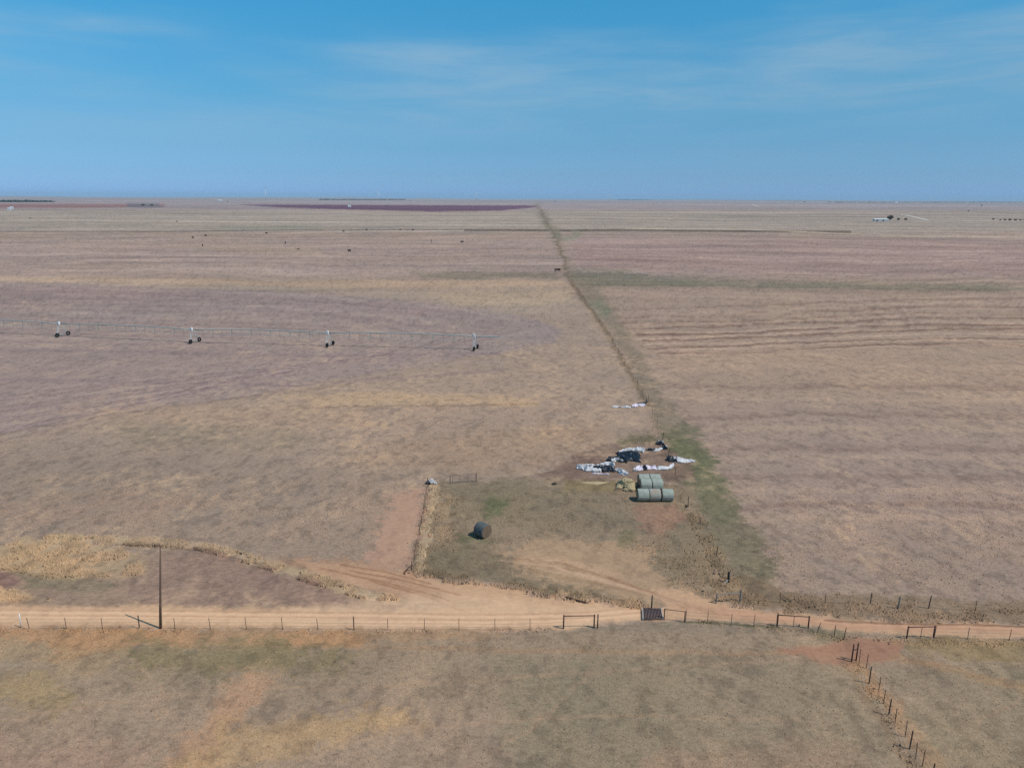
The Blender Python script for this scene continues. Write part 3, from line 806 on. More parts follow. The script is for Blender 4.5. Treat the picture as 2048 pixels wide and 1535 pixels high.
# ------------------------------------------------------------------ fences, posts, gates
def up_h(pb, pt):
    return height_at(pb[0], pb[1], pt)
def thin_post(name, h, r, mat, parent, loc, lean=(0, 0)):
    m = MB()
    m.tube([(0, 0, -0.15), (lean[0] * 0.5, lean[1] * 0.5, h * 0.5), (lean[0], lean[1], h)], [r, r, r * 0.92], 6)
    o = m.build(name, mat, parent)
    o.location = loc
    return o
def fence(name, label, posts, heights=(0.4, 0.75, 1.1), wire_r=0.009, cat='fence', post_h=1.3, group=None):
    """posts: list of (px, py, kind) with kind t (thin steel) or w (wood); wires strung between"""
    P = [(G(a, b), k) for a, b, k in posts]
    root = empty(name, P[0][0], label, cat, group)
    o0 = P[0][0]
    for p, k in P:
        l = p - o0
        if k == 't':
            thin_post('post', post_h * random.uniform(0.94, 1.04), 0.028, MAT['tpost'], root, l, (random.uniform(-.05, .05), random.uniform(-.05, .05)))
        elif k == 'w':
            thin_post('post', post_h * random.uniform(1.05, 1.15), 0.052, MAT['wood'], root, l, (random.uniform(-.06, .12), random.uniform(-.05, .05)))
        elif k == 'g':
            thin_post('post', post_h * 1.1, 0.075, MAT['greywood'], root, l, (0.03, 0))
    for hz in heights:
        m = MB()
        for (a, _), (b, _) in zip(P, P[1:]):
            a_, b_ = a - o0, b - o0
            pts = [a_.lerp(b_, t) + Vector((0, 0, hz - 0.10 * t * (1 - t))) for t in (0, .25, .5, .75, 1)]
            m.tube(pts, wire_r, 3, False)
        m.build('wire', MAT['wire'], root)
    return root
LEFT_POSTS = [(-190, 1258, 't'), (-105, 1258, 't'), (-18, 1258, 't'), (59, 1258, 't'), (133, 1258, 't'), (205, 1258, 't'), (279, 1257, 'w'), (350, 1258, 't'), (421, 1258, 't'), (493, 1258, 't'), (565, 1258, 't'), (636, 1259, 't'), (708, 1259, 'w'), (776, 1260, 't'), (849, 1260, 't'), (918, 1260, 't'), (990, 1261, 't'), (1060, 1260, 't'), (1126, 1257, 't')]
fence('wire_fence', 'wire fence on thin steel posts running along the left half of the dirt road', LEFT_POSTS)
fence('wire_fence', 'short wire fence along the road between the cattle guard and the middle pipe brace', [(1371, 1243, 't'), (1415, 1246, 't'), (1462, 1250, 't'), (1507, 1252, 't'), (1553, 1253, 't')])
fence('wire_fence', 'wire fence beside the road right of the rightmost pipe brace', [(1868, 1276, 't'), (1935, 1278, 't'), (2018, 1280, 't'), (2100, 1283, 't'), (2190, 1287, 't')])
fence('wire_fence', 'wire fence crossing the near pasture to the bottom right corner',
      [(1718, 1326, 't'), (1732, 1336, 't'), (1738, 1366, 'w'), (1757, 1382, 't'), (1767, 1407, 't'), (1777, 1430, 'w'), (1790, 1446, 't'), (1810, 1473, 't'), (1819, 1497, 'w'), (1831, 1517, 't'), (1844, 1533, 't'), (1862, 1562, 'w'), (1880, 1590, 't')], post_h=1.45)
fence('wire_fence', 'weathered wooden posts in the weeds above the right end of the road',
      [(1480, 1203, 'g'), (1560, 1205, 't'), (1650, 1206, 't'), (1740, 1208, 'w'), (1796, 1217, 'g'), (1857, 1216, 'w'), (1950, 1222, 't'), (2050, 1226, 't'), (2150, 1231, 'w')])
bf = [(1455, 1165, 't')]
line = [(1455, 1165), (1432, 1115), (1400, 1050), (1376, 1012), (1350, 950), (1325, 880), (1296, 805), (1250, 730), (1210, 660), (1176, 612), (1150, 575)]
for a, b in zip(line, line[1:]):
    A, B = G(*a), G(*b)
    k = max(1, int((B - A).length / 6.5))
    for i in range(1, k + 1):
        t = A.lerp(B, i / k)
        q = project(t.x, t.y)
        bf.append((float(q[0]), float(q[1]), 'w' if random.random() < 0.3 else 't'))
fence('wire_fence', 'long boundary fence running away from the hay lot towards the horizon', bf[:90], wire_r=0.005)
fence('wire_fence', 'old wire fence along the west edge of the hay lot beside straw grass',
      [(824, 1141, 'w'), (829, 1118, 't'), (834, 1094, 't'), (839, 1070, 't'), (843, 1048, 't'), (847, 1026, 't'), (850, 1006, 't'), (853, 987, 't'), (856, 972, 'w')], post_h=1.15)

def brace(label, a, b, ht, rail=0.93, mid=False, extra=None, mat='rust', railmat='rustlight', r=0.06, brz=None):
    """welded H of two posts and a rail"""
    A, B = G(*a), G(*b)
    root = empty('pipe_brace', A, label, 'fence brace', 'pipe braces in the roadside fences')
    d = B - A
    for p in (Vector((0, 0, 0)), d):
        m = MB()
        m.tube([p + Vector((0, 0, -0.2)), p + Vector((0, 0, ht))], r * 1.12, 10)
        m.build('post', MAT[mat], root, True)
    m = MB()
    u = d.normalized() * r * 1.0
    m.tube([u + Vector((0, 0, ht * rail)), d - u + Vector((0, 0, ht * rail))], r * 0.8, 8)
    m.build('rail', MAT[railmat], root, True)
    if mid:
        m = MB()
        m.tube([d * 0.52 + Vector((0.0, 0, -0.1)), d * 0.52 + Vector((0, 0, ht * rail - r * 0.78))], 0.025, 6)
        m.build('stay', MAT['tpost'], root)
    if extra:
        e = G(*extra) - A
        m = MB()
        m.tube([e + Vector((0, 0, -0.2)), e + Vector((0, 0, ht * 1.03))], r, 10)
        m.build('gate_post', MAT[mat], root, True)
    return root
brace('wide rusty pipe brace at the road edge left of the cattle guard', (1127, 1256), (1188, 1255), 1.45, extra=(1195, 1255))
brace('thin rusty pipe brace joined to the right side of the cattle guard', (1328, 1239), (1369, 1244), 1.25, 0.95, r=0.045)
brace('rusty pipe brace with a middle stay at the road edge right of the cattle guard', (1554, 1252), (1616, 1256), 1.35, mid=True)
brace('rightmost rusty pipe brace, on the green verge beside the road', (1813, 1277), (1866, 1276), 1.35, mid=True)
brace('tall narrow dark brace at the head of the near pasture fence', (1703, 1322), (1712, 1320), 1.75, 0.66, r=0.055, railmat='rust')
def wood_brace():
    A, B = G(1432, 1206), G(1479, 1203)
    root = empty('wood_brace', A, 'bleached grey wooden brace in the weeds beside the road bend', 'fence brace')
    d = B - A
    for p in (Vector((0, 0, 0)), d):
        thin_post('post', 1.15, 0.07, MAT['greywood'], root, p, (0.04, 0.02))
    m = MB()
    m.tube([Vector((0, 0, 1.0)), d * 0.5 + Vector((0, 0, 1.06)), d + Vector((0, 0, 0.98))], 0.055, 7)
    m.build('rail', MAT['greywood'], root)
wood_brace()
def single(name, label, cat, base, py_top, r, mat, lean=(0, 0), group=None, n=8):
    p = G(*base)
    h = height_at(base[0], base[1], py_top)
    m = MB()
    m.tube([(0, 0, -0.2), (lean[0] * .4, lean[1] * .4, h * .5), (lean[0], lean[1], h)], [r, r * 0.97, r * 0.9], n)
    o = m.build(name, MAT[mat], None, True)
    o.location = p
    return tag(o, label, cat, group)
single('marker_post', 'white painted marker post standing beside the road fence at the far left', 'post', (42, 1254), 1226, 0.05, 'white', (0.08, 0))
single('wooden_post', 'dark upright wooden post just behind the cattle guard', 'post', (1303, 1217), 1190, 0.075, 'wood')
def dark_corner_post():
    p = G(1456, 1165)
    root = empty('corner_post', p, 'stout black corner post with a pale broken board leaning against its foot', 'post')
    h = height_at(1456, 1165, 1143)
    m = MB(); m.tube([(0, 0, -0.2), (0, 0, h)], [0.14, 0.12], 10); m.build('shaft', MAT['dark'], root, True)
    m = MB(); m.box((-0.34, -0.28, 0.24), (0.10, 0.03, 0.75), ax=Matrix.Rotation(R(35), 3, 'Y')); m.build('board', MAT['white'], root)
dark_corner_post()
def wire_gate():
    A = G(1634, 1264)
    root = empty('wire_gate', A, 'slack wire gate hung on three thin leaning sticks beside the road', 'gate')
    pts = [(1634, 1264), (1668, 1273), (1687, 1279)]
    L = [G(*q) - A for q in pts]
    leans = [(0.25, 0.05), (0.02, 0), (0.1, 0)]
    for l, ln, h in zip(L, leans, (1.0, 1.25, 1.3)):
        thin_post('stick', h, 0.035, MAT['tpost'], root, l, ln)
    for hz in (0.35, 0.65, 0.95):
        m = MB()
        for (a, la), (b, lb) in zip(zip(L, leans), list(zip(L, leans))[1:]):
            a2, b2 = a + Vector((la[0] * hz, 0, hz)), b + Vector((lb[0] * hz, 0, hz))
            m.tube([a2, a2.lerp(b2, .5) - Vector((0, 0, .12)), b2], 0.007, 3, False)
        m.build('wire', MAT['wire'], root)
wire_gate()
def corner_stay():
    A = G(807, 1146)
    root = empty('leaning_stay', A, 'crooked bent pole leaning at the southwest corner of the hay lot', 'pole')
    B = G(826, 1141) - A
    m = MB(); m.tube([(0, 0, 0.0), (B.x * .55, B.y * .6, 0.55), (B.x, B.y, 0.75)], [.06, .05, .045], 7); m.build('pole', MAT['rust'], root, True)
    m = MB(); m.tube([(0, 0, 0.03), (0.22, -0.30, 0.05)], .05, 7); m.build('foot_pipe', MAT['rust'], root, True)
corner_stay()
def fallen_pipe():
    A, B = G(1131, 1197), G(1172, 1206)
    m = MB()
    d = B - A
    m.tube([Vector((0, 0, 0.22)), d * .5 + Vector((0, 0, .16)), d + Vector((0, 0, .09))], 0.085, 9)
    o = m.build('fallen_pipe', MAT['rust'], None, True)
    o.location = A
    tag(o, 'dark rusty pipe lying along the weedy bank above the junction', 'pipe')
fallen_pipe()
def cattle_guard():
    a, b, c, d = G(1286, 1240), G(1326, 1239), G(1322, 1219), G(1285, 1218)
    root = empty('cattle_guard', a, 'purplish steel cattle guard grate set in the edge of the dirt road', 'cattle guard')
    A, B, C, D = (v - a for v in (a, b, c, d))
    m = MB()
    n = 13
    for i in range(n):
        t = (i + .5) / n
        p, q = A.lerp(B, t), D.lerp(C, t)
        m.tube([p + Vector((0, 0, .22)), q + Vector((0, 0, .22))], 0.042, 6)
    m.build('bars', MAT['steel'], root, True)
    m = MB()
    for t in (0.02, 0.35, 0.67, 0.98):
        p, q = A.lerp(D, t), B.lerp(C, t)
        m.tube([p + Vector((0, 0, .12)), q + Vector((0, 0, .12))], 0.055, 6)
    m.build('bearers', MAT['steel'], root, True)
    m = MB()
    z = Vector((0, 0, .02))
    i0 = len(m.v)
    m.v += [A + z, B + z, C + z, D + z]
    m.f.append((0, 1, 2, 3))
    m.build('pit_shade', MAT['dark'], root)  # flat sheet on the ground; the pit's shade is put into its colour
    for p, q in ((A, D), (B, C)):
        mm = MB()
        u = (q - p)
        ax = Matrix.Rotation(math.atan2(u.y, u.x), 3, 'Z')
        mm.box(p.lerp(q, .5) + Vector((0, 0, .1)), (u.length + .1, .12, .26), ax=ax)
        mm.build('curb', MAT['concrete'], root)
cattle_guard()
def gate_panel():
    A, B = G(905, 966), G(951, 963)
    root = empty('gate_panel', A, 'grey six-bar steel gate panel standing on the far edge of the hay lot', 'gate')
    d = B - A
    for i in range(6):
        m = MB(); m.tube([Vector((0, 0, .15 + i * .22)), d + Vector((0, 0, .15 + i * .22))], .02, 6); m.build('bar', MAT['gate'], root)
    for t in (0, .33, .67, 1):
        m = MB(); m.tube([d * t + Vector((0, -.04, -.05)), d * t + Vector((0, -.04, 1.33))], .02, 6); m.build('upright', MAT['gate'], root)
    m = MB(); m.tube([d * 1.04 + Vector((0, 0, -.1)), d * 1.04 + Vector((0, 0, 1.4))], .045, 8); m.build('gate_post', MAT['wood'], root)
    m = MB(); m.tube([d * -.1 + Vector((0, 0, -.1)), d * -.1 + Vector((0, 0, 1.25))], .05, 8); m.build('gate_post', MAT['wood'], root)
gate_panel()
def utility_pole():
    p = G(321, 1256)
    h = height_at(320, 1256, 1092)
    root = empty('utility_pole', p, 'tall bare wooden utility pole standing by the road fence on the left', 'utility pole')
    m = MB()
    m.tube([(0, 0, -.3), (.30, 0, h * .3), (.66, 0, h * .65), (1.02, 0, h)], [.115, .10, .08, .06], 12)
    m.build('shaft', MAT['pole'], root, True)
    m = MB(); m.tube([(-.125, .02, .0), (.16, .02, 2.4)], .02, 6); m.build('ground_wire_guard', MAT['rustlight'], root)
    m = MB(); m.tube([(1.02, 0, h), (1.025, 0, h + .05)], [.062, .02], 10); m.build('cap', MAT['tpost'], root)
utility_pole()

# ------------------------------------------------------------------ hay
def bale_meshes(dia, ln, wrap, hay, seed, sag=0.04):
    """a round bale lying along x: wrapped drum, and a hay face on each end"""
    rng = random.Random(seed)
    n, k = 40, 9
    m = MB()
    rr = dia / 2
    wob = [1 + .018 * math.sin(5 * i / n * 6.28 + seed) + rng.uniform(-.012, .012) for i in range(n)]
    def ring(x, s, dz=0):
        b = len(m.v)
        for i in range(n):
            a = 2 * math.pi * i / n
            z = math.sin(a) * rr * s * wob[i]
            y = math.cos(a) * rr * s * wob[i]
            flat = -rr + sag
            m.v.append(Vector((x, y * (1.02 if z < 0 else 1), max(z, flat) + rr - sag)))
        return b
    xs = [-1, -.97, -.9, -.6, -.2, .2, .6, .9, .97, 1]
    ss = [.94, .975, .992, 1, .995, 1.0, .995, .992, .975, .94]
    rings = [ring(x * ln / 2, s) for x, s in zip(xs, ss)]
    for a, b in zip(rings, rings[1:]):
        m.quad_ring(a, b, n)
    ends = []
    for sgn in (-1, 1):
        e = MB()
        prev = None
        for j, s in enumerate((.945, .8, .6, .4, .2, .04)):
            b = len(e.v)
            for i in range(n):
                a = 2 * math.pi * i / n
                z = max(math.sin(a) * rr * s * wob[i], -rr + sag)
                e.v.append(Vector((sgn * (ln / 2 + .002 + .02 * (1 - s) + rng.uniform(-.012, .012)), math.cos(a) * rr * s, z + rr - sag)))
            if prev is not None:
                e.quad_ring(prev, b, n)
            prev = b
        e.f.append(tuple(range(prev, prev + n)))
        ends.append(e)
    return m, ends
def bale(base, label, rz, dia, ln, wrap, hay, seed, group):
    root = empty('round_bale', base, label, 'hay bale', group, rz)
    m, ends = bale_meshes(dia, ln, wrap, hay, seed)
    m.build('net_wrap', MAT[wrap], root, True)
    for e in ends:
        e.build('hay_face', MAT[hay], root)
    return root
GB = 'net-wrapped round bales in the hay lot'
f0 = G(1286.5, 1003)
BD, BL = 1.70, 1.52
row = [(0, 0.0, 'front-row round bale, leftmost of three, with teal-grey net wrap'), (1, 0.03, 'front-row round bale, the middle of three, with a tan hay-stained wrap'), (2, -0.03, 'front-row round bale, rightmost of three, set apart by a dark gap')]
ax = (G(1340, 1003) - f0).normalized()
rz0 = math.atan2(ax.y, ax.x)
offs = [0, BL + .05, 2 * BL + .30]
nrm = Vector((-ax.y, ax.x, 0))
yy = BD * 0.32
for i, dr, lb in row:
    bale(f0 + ax * offs[i] + nrm * yy, lb, rz0 + dr, BD * (0.98 if i == 2 else 1), BL, 'wrapstain' if i == 1 else 'wrap', 'hay', 10 + i, GB)
b0 = G(1292, 983)
for i, lb in ((0, 'second-row round bale on the left, behind the front three, in teal net wrap'), (1, 'second-row round bale on the right, behind the front three, showing a tan edge')):
    bale(b0 + ax * (i * (BL + .06)) + nrm * yy, lb, rz0 + (.02 if i else -.02), BD * 1.03, BL, 'wrap', 'hay', 20 + i, GB)
for i, lb in ((0, 'rearmost left round bale, its top just showing over the second row'), (1, 'rearmost right round bale, its top just showing over the second row')):
    bale(b0 + ax * (i * (BL + .07) + .06) + nrm * (yy + BD * 1.05), lb, rz0 + (.03 if i else 0), BD * 1.03, BL, 'wrap', 'hay', 30 + i, GB)
bale(G(965, 1074) + Vector((0, .3, 0)), 'lone grey round bale lying by itself in the middle of the hay lot', R(-42), 1.75, 1.45, 'wrapgrey', 'oldhay', 41, None)

def mound(name, label, cat, base, rx, ry, h, mat, seed, lumps=0.25, rz=0.0, peaks=None):
    rng = np.random.default_rng(seed)
    n, k = 44, 14
    m = MB()
    for j in range(k + 1):
        s = 1 - j / k
        for i in range(n):
            a = 2 * math.pi * i / n
            x, y = math.cos(a) * rx * s, math.sin(a) * ry * s
            nn = float(fbm(np.array([x / rx * 2.2 + seed]), np.array([y / ry * 2.2]), seed, 4, .6)[0])
            edge = 1 + .18 * math.sin(3 * a + seed) + .12 * math.sin(7 * a + seed * 2)
            z = h * (1 - s ** 1.8) * (1 + lumps * 2 * nn)
            m.v.append(Vector((x * edge, y * edge, max(z, 0) - (0.03 if j == 0 else 0))))
        if j:
            m.quad_ring((j - 1) * n, j * n, n)
    m.f.append(tuple(range(k * n, (k + 1) * n)))
    o = m.build(name, MAT[mat], None, False)
    o.location = base
    o.rotation_euler = (0, 0, rz)
    return tag(o, label, cat)
def hay_pile():
    rng = random.Random(4)
    m = MB()
    for cx, cy, cz, r in [(.25, .5, .35, .8), (.6, -.1, .3, .7), (-.2, .9, .3, .6), (.55, -.8, .2, .6), (.1, .4, .75, .55), (.5, .2, .8, .45), (-.5, .2, .1, .5), (.9, .4, .15, .5), (-.75, -.2, .05, .35), (.1, -.9, .05, .45)]:
        rings = []
        for j in range(1, 8):
            th = math.pi * j / 8
            rings.append(len(m.v))
            for i in range(14):
                a_ = 2 * math.pi * i / 14
                q = r * rng.uniform(.86, 1.12)
                m.v.append(Vector((cx + math.sin(th) * math.cos(a_) * q, cy + math.sin(th) * math.sin(a_) * q, max(cz + math.cos(th) * q * .72, -.02))))
        for q, t in zip(rings, rings[1:]):
            m.quad_ring(q, t, 14)
        m.f.append(tuple(range(rings[0], rings[0] + 14)))
    o = m.build('hay_pile', MAT['yellowhay'])
    o.location = G(1250, 975)
    o.scale = (1.25, 1.1, 1.15)
    tag(o, 'collapsed pile of loose yellow hay left of the stacked bales', 'hay pile')
hay_pile()
mound('hay_scrap_and_shade', 'low dark mound put in for shade at the left foot of the yellow hay pile', 'hay scrap', G(1236, 979), .7, .35, .22, 'oldhay', 9, .6, .3)  # added dark mound; gives the pile's shaded hollow a shape and colour
mound('hay_scrap_and_shade', 'small flat scatter of yellow hay between the plastic film and the hay pile', 'hay scrap', G(1190, 965), 1.9, .5, .10, 'yellowhay', 12, .6)
mound('dirt_clod', 'small dark clod lying on the grass right of the gate panel', 'clod', G(1108, 968), .42, .25, .2, 'dark', 14, .4, .3)
mound('dirt_clod', 'small dark clod on the grass right of the front row of bales', 'clod', G(1372, 1013), .32, .3, .22, 'dark', 15, .4, .3)

# ------------------------------------------------------------------ crumpled plastic film
def film(parent, name, mat, line, widths, h, seed, base, fold=1.0):
    """a crumpled ribbon of plastic lying along a line of surveyed points"""
    W = [G(*p) - base for p in line]
    n = 46
    segs = [0]
    for a, b in zip(W, W[1:]):
        segs.append(segs[-1] + (b - a).length)
    L = segs[-1]
    k = 16
    xs, V, F = [], [], []
    wv = np.interp(np.linspace(0, 1, n), np.linspace(0, 1, len(widths)), widths) * (0.56 if 'black' not in name and 'dark' not in name else 0.95)
    wv = wv * (1 + 0.5 * fbm(np.linspace(0, 9, n), np.full(n, seed * 1.7), seed, 2))
    for i in range(n):
        t = i / (n - 1) * L
        j = max(q for q in range(len(W) - 1) if segs[q] <= t + 1e-6)
        u = (t - segs[j]) / max(segs[j + 1] - segs[j], 1e-6)
        c = W[j].lerp(W[j + 1], u)
        d = (W[j + 1] - W[j]).normalized()
        s = Vector((-d.y, d.x, 0))
        for q in range(k):
            v = q / (k - 1) * 2 - 1
            X, Y = t * 0.8 + seed * 3.1, v * wv[i] * 1.7
            n1 = float(fbm(np.array([X]), np.array([Y]), seed, 3, .6)[0])
            n2 = float(fbm(np.array([X * 2.1]), np.array([Y * 1.7]), seed + 50, 2, .6)[0])
            e1 = float(fbm(np.array([X * .9]), np.array([v * 2.0]), seed + 90, 3, .6)[0])
            ridge = (1 - abs(n1) * 2.2)
            end = min(1, min(i, n - 1 - i) / 3 + .25)
            z = h * end * (max(0, ridge) * .8 + .3 + .5 * n2 * fold) * (1 - abs(v) ** 3 * .9)
            V.append(c + s * (v * wv[i] / 2 * (1 + .55 * e1)) + d * (.25 * n2) + Vector((0, 0, max(z, .015 + .02 * (1 - abs(v))))))
    for i in range(n - 1):
        for q in range(k - 1):
            a = i * k + q
            F.append((a, a + 1, a + k + 1, a + k))
    m = MB(); m.v, m.f = V, F
    o = m.build(name, MAT[mat], parent, True)
    sol = o.modifiers.new('thickness', 'SOLIDIFY')
    sol.thickness = 0.006
    return o
GP = 'crumpled sheets of plastic film dumped beyond the bales'
def heap(label, anchor, pieces):
    base = G(*anchor)
    root = empty('plastic_sheet', base, label, 'plastic sheet', GP)
    for i, (nm, mat, ln, wd, h, sd) in enumerate(pieces):
        film(root, nm, mat, ln, wd, h, sd, base)
    return root
heap('long thin white plastic strip farthest up the field, black twist at its right end', (1260, 814), [
    ('white_strip', 'plasticwhite', [(1223, 814), (1240, 814), (1262, 815)], [.5, 1.2, .3, 1.0, .4], .35, 1),
    ('grey_twist', 'plasticlilac', [(1262, 814), (1275, 812), (1290, 812)], [.5, 1.3, 1.2, .8], .5, 2),
    ('black_twist', 'plasticblack', [(1264, 812), (1280, 810), (1293, 808)], [.3, .7, .8, .4], .45, 3),
    ('upright_fold', 'plasticblack', [(1290, 811), (1293, 806), (1292, 804)], [.5, .7, .4], .9, 4)])
heap('broad black sheet of film with a ragged white rim, largest of the dump', (1258, 912), [
    ('black_sheet', 'plasticblack', [(1240, 917), (1256, 912), (1276, 908)], [2.5, 4.6, 4.2, 1.5], .45, 11),
    ('white_rim', 'plasticwhite', [(1240, 911), (1238, 905), (1252, 902), (1268, 901), (1284, 903), (1287, 906)], [.5, .7, .4, .9, 1.1, .4], .5, 12),
    ('white_fold', 'plasticwhite', [(1266, 900), (1276, 899), (1290, 902)], [.5, 1.1, .5], .5, 13)])
heap('small black and white knot of film at the left tip of the broad black sheet', (1228, 922), [
    ('black_twist', 'plasticblack', [(1214, 922), (1225, 919), (1240, 918)], [.5, 1.4, 1.0, 1.2], .6, 15),
    ('white_twist', 'plasticwhite', [(1222, 923), (1230, 921), (1246, 924)], [.4, .9, .3, .6], .55, 16),
    ('black_tail', 'plasticblack', [(1238, 924), (1246, 922), (1254, 926)], [.7, .9, .3], .4, 17)])
heap('narrow stained twist of film linking the black sheet to the fence', (1310, 900), [
    ('dark_twist', 'plasticblack', [(1288, 901), (1300, 900), (1318, 901)], [.4, .6, .5, .5], .35, 21),
    ('pale_twist', 'plasticwhite', [(1306, 903), (1318, 901), (1326, 897), (1334, 895)], [.4, .6, .5, 1.0], .5, 22),
    ('dark_fold', 'plasticblack', [(1320, 899), (1329, 896), (1332, 899)], [.4, .9, .5], .5, 23)])
heap('small knot of white and black film caught at the far fence', (1321, 888), [
    ('white_knot', 'plasticwhite', [(1314, 888), (1320, 885), (1328, 888)], [.9, .6, 1.0, .5], .7, 31),
    ('black_knot', 'plasticblack', [(1313, 887), (1319, 888), (1326, 890)], [.7, .9, .6], .6, 32)])
heap('left heap of rumpled white film with black folds, nearest the open lot', (1200, 942), [
    ('white_crumple', 'plasticwhite', [(1152, 937), (1162, 938), (1174, 941), (1186, 940)], [1.4, .7, 1.4, .6], .65, 41),
    ('white_back_fold', 'plasticwhite', [(1160, 934), (1176, 933), (1198, 933), (1218, 930), (1229, 934)], [.5, .9, .4, 1.0, .7], .6, 42),
    ('black_fold', 'plasticblack', [(1166, 939), (1186, 936), (1206, 936), (1224, 937)], [.7, 1.6, 1.8, 1.0], .45, 43),
    ('pale_panel', 'plasticwhite', [(1183, 943), (1192, 942), (1201, 942)], [1.6, 2.2, 1.6], .4, 44),
    ('dark_front_fold', 'plasticblack', [(1203, 942), (1214, 941), (1230, 942)], [1.6, 1.2, .8], .5, 45),
    ('white_tail', 'plasticwhite', [(1224, 939), (1236, 942), (1246, 947), (1256, 950)], [.6, 1.4, 2.0, .6], .5, 46),
    ('lilac_edge', 'plasticlilac', [(1184, 947), (1200, 947), (1218, 949)], [.4, .6, .3], .2, 47)])
heap('long lilac and cream sheet of film directly behind the stacked bales', (1305, 939), [
    ('lilac_sheet', 'plasticlilac', [(1268, 942), (1279, 938), (1292, 936), (1312, 937)], [.8, 1.8, 1.9, 1.4], .55, 51),
    ('black_crease', 'plasticblack', [(1284, 938), (1291, 939), (1296, 937)], [.3, .6, .3], .62, 52),
    ('cream_sheet', 'plasticwhite', [(1268, 941), (1275, 941)], [.6, 1.0, .6], .6, 53),
    ('white_tail', 'plasticwhite', [(1312, 937), (1330, 938), (1338, 937), (1346, 931), (1347, 927)], [1.2, 1.2, 1.3, .7, .4], .45, 54)])
heap('white pointed sheet of film stretched out on the green grass at the right', (1360, 923), [
    ('black_pocket', 'plasticblack', [(1336, 922), (1343, 919), (1346, 924)], [.8, 1.8, 1.2], .7, 61),
    ('white_sheet', 'plasticwhite', [(1342, 917), (1350, 920), (1362, 923), (1376, 923), (1390, 924)], [.6, 2.6, 2.2, .9, .4], .55, 62),
    ('dark_crease', 'plasticblack', [(1348, 920), (1357, 921), (1362, 922)], [.4, .5, .3], .66, 63)])
def rag():
    base = G(862, 969)
    root = empty('plastic_bag', base, 'white ragged plastic caught on the dark post at the far end of the lot fence', 'plastic bag')
    film(root, 'white_film', 'plasticwhite', [(857, 967), (862, 967), (868, 967), (873, 968)], [.5, 1.0, .6, .9, .4], .6, 71, base)
    film(root, 'black_film', 'plasticblack', [(853, 968), (857, 967), (860, 969)], [.4, .6, .3], .5, 72, base)
rag()

# ------------------------------------------------------------------ centre pivot
def pivot():
    T = [G(-137, 660), G(125, 672), G(389, 685), G(659, 692), G(950, 699)]
    base = T[-1]
    root = empty('centre_pivot', base, 'long galvanised centre pivot sprinkler on wheeled towers across the left field', 'irrigation machine')
    HP = 3.7
    T = [p - base for p in T]
    end = T[-1] + (T[-1] - T[-2]).normalized() * 7.5
    start = T[0] + (T[0] - T[1]).normalized() * 40
    chain = [start] + T + [end]
    for a, b in zip(chain, chain[1:]):
        d = (b - a)
        L = d.length
        u = d.normalized()
        s = Vector((-u.y, u.x, 0))
        short = L < 20
        bow = 0 if short else .4
        def at(t, dz=0, ds=0):
            return a + d * t + s * ds + Vector((0, 0, HP + bow * 4 * t * (1 - t) + dz))
        m = MB()
        m.tube([at(i / 12) for i in range(13)], .15, 8)
        m.build('span_pipe', MAT['galv'], root, True)
        if short:
            m = MB(); m.tube([at(0, .0) + Vector((0, 0, .9)), at(.95, .06)], .018, 5); m.build('stay_cable', MAT['galv'], root)
            continue
        m = MB()
        ks = [1 / 7 * i for i in range(1, 7)]
        for t in ks:
            for ds in (-.75, .75):
                m.tube([at(t), at(t, -1.3, ds)], .055, 5)
            m.tube([at(t, -1.3, -.75), at(t, -1.3, .75)], .03, 5)
        for ds in (-.75, .75):
            pts = [at(0.01)] + [at(t, -1.3, ds) for t in ks] + [at(.99)]
            m.tube(pts, .028, 4, False)
        m.build('truss', MAT['galv'], root)
        m = MB()
        for i in range(1, 14):
            m.tube([at(i / 14), at(i / 14, -2.1)], .022, 4)
        o = m.build('drop_hoses', MAT['tyre'], root)
    for i, p in enumerate(T):
        a = T[max(i - 1, 0)]
        b = T[min(i + 1, len(T) - 1)]
        u = (b - a).normalized()
        s = Vector((-u.y, u.x, 0))
        rz = math.atan2(s.y, s.x)
        tw = bpy.data.objects.new('tower', None)
        COL.objects.link(tw)
        tw.parent = root
        tw.location = p
        tw.rotation_euler = (0, 0, rz - R(9))          # local x runs along the wheels
        WB = 1.75
        m = MB()
        m.tube([(-WB, 0, .62), (WB, 0, .62)], .10, 8)
        m.build('base_beam', MAT['galv'], tw, True)
        m = MB()
        for sx in (-1, 1):
            for dy in (-.35, .35):
                m.tube([(sx * WB * .9, dy * .2, .7), (sx * .55, dy, HP)], .07, 6)
            m.tube([(sx * WB * .48, -.02, 2.15), (0, 0, .66)], .022, 5)
        m.tube([(-WB * .47, 0, 2.2), (WB * .47, 0, 2.2)], .035, 6)
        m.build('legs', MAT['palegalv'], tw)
        m = MB()
        m.box((-.5, .12, HP + .3), (.6, .6, .8))
        m.build('control_box', MAT['white'], tw)
        m = MB()
        m.box((0, 0, .64), (.35, .3, .35))
        m.build('gear_motor', MAT['galv'], tw)
        for sx in (-1, 1):
            w = MB()
            n = 22
            prof = [(.30, -.15), (.50, -.19), (.60, -.14), (.62, 0), (.60, .14), (.50, .19), (.30, .15)]
            rings = []
            for r, yy_ in prof:
                rings.append(len(w.v))
                for k in range(n):
                    an = 2 * math.pi * k / n
                    rr = r * (1.035 if (r > .55 and k % 2) else 1)
                    w.v.append(Vector((math.cos(an) * rr, yy_ - .24, math.sin(an) * rr)))
            for q, t in zip(rings, rings[1:]):
                w.quad_ring(q, t, n)
            o = w.build('wheel', MAT['tyre'], tw, False)
            o.location = (sx * WB, 0, .63)
    return root
pivot()

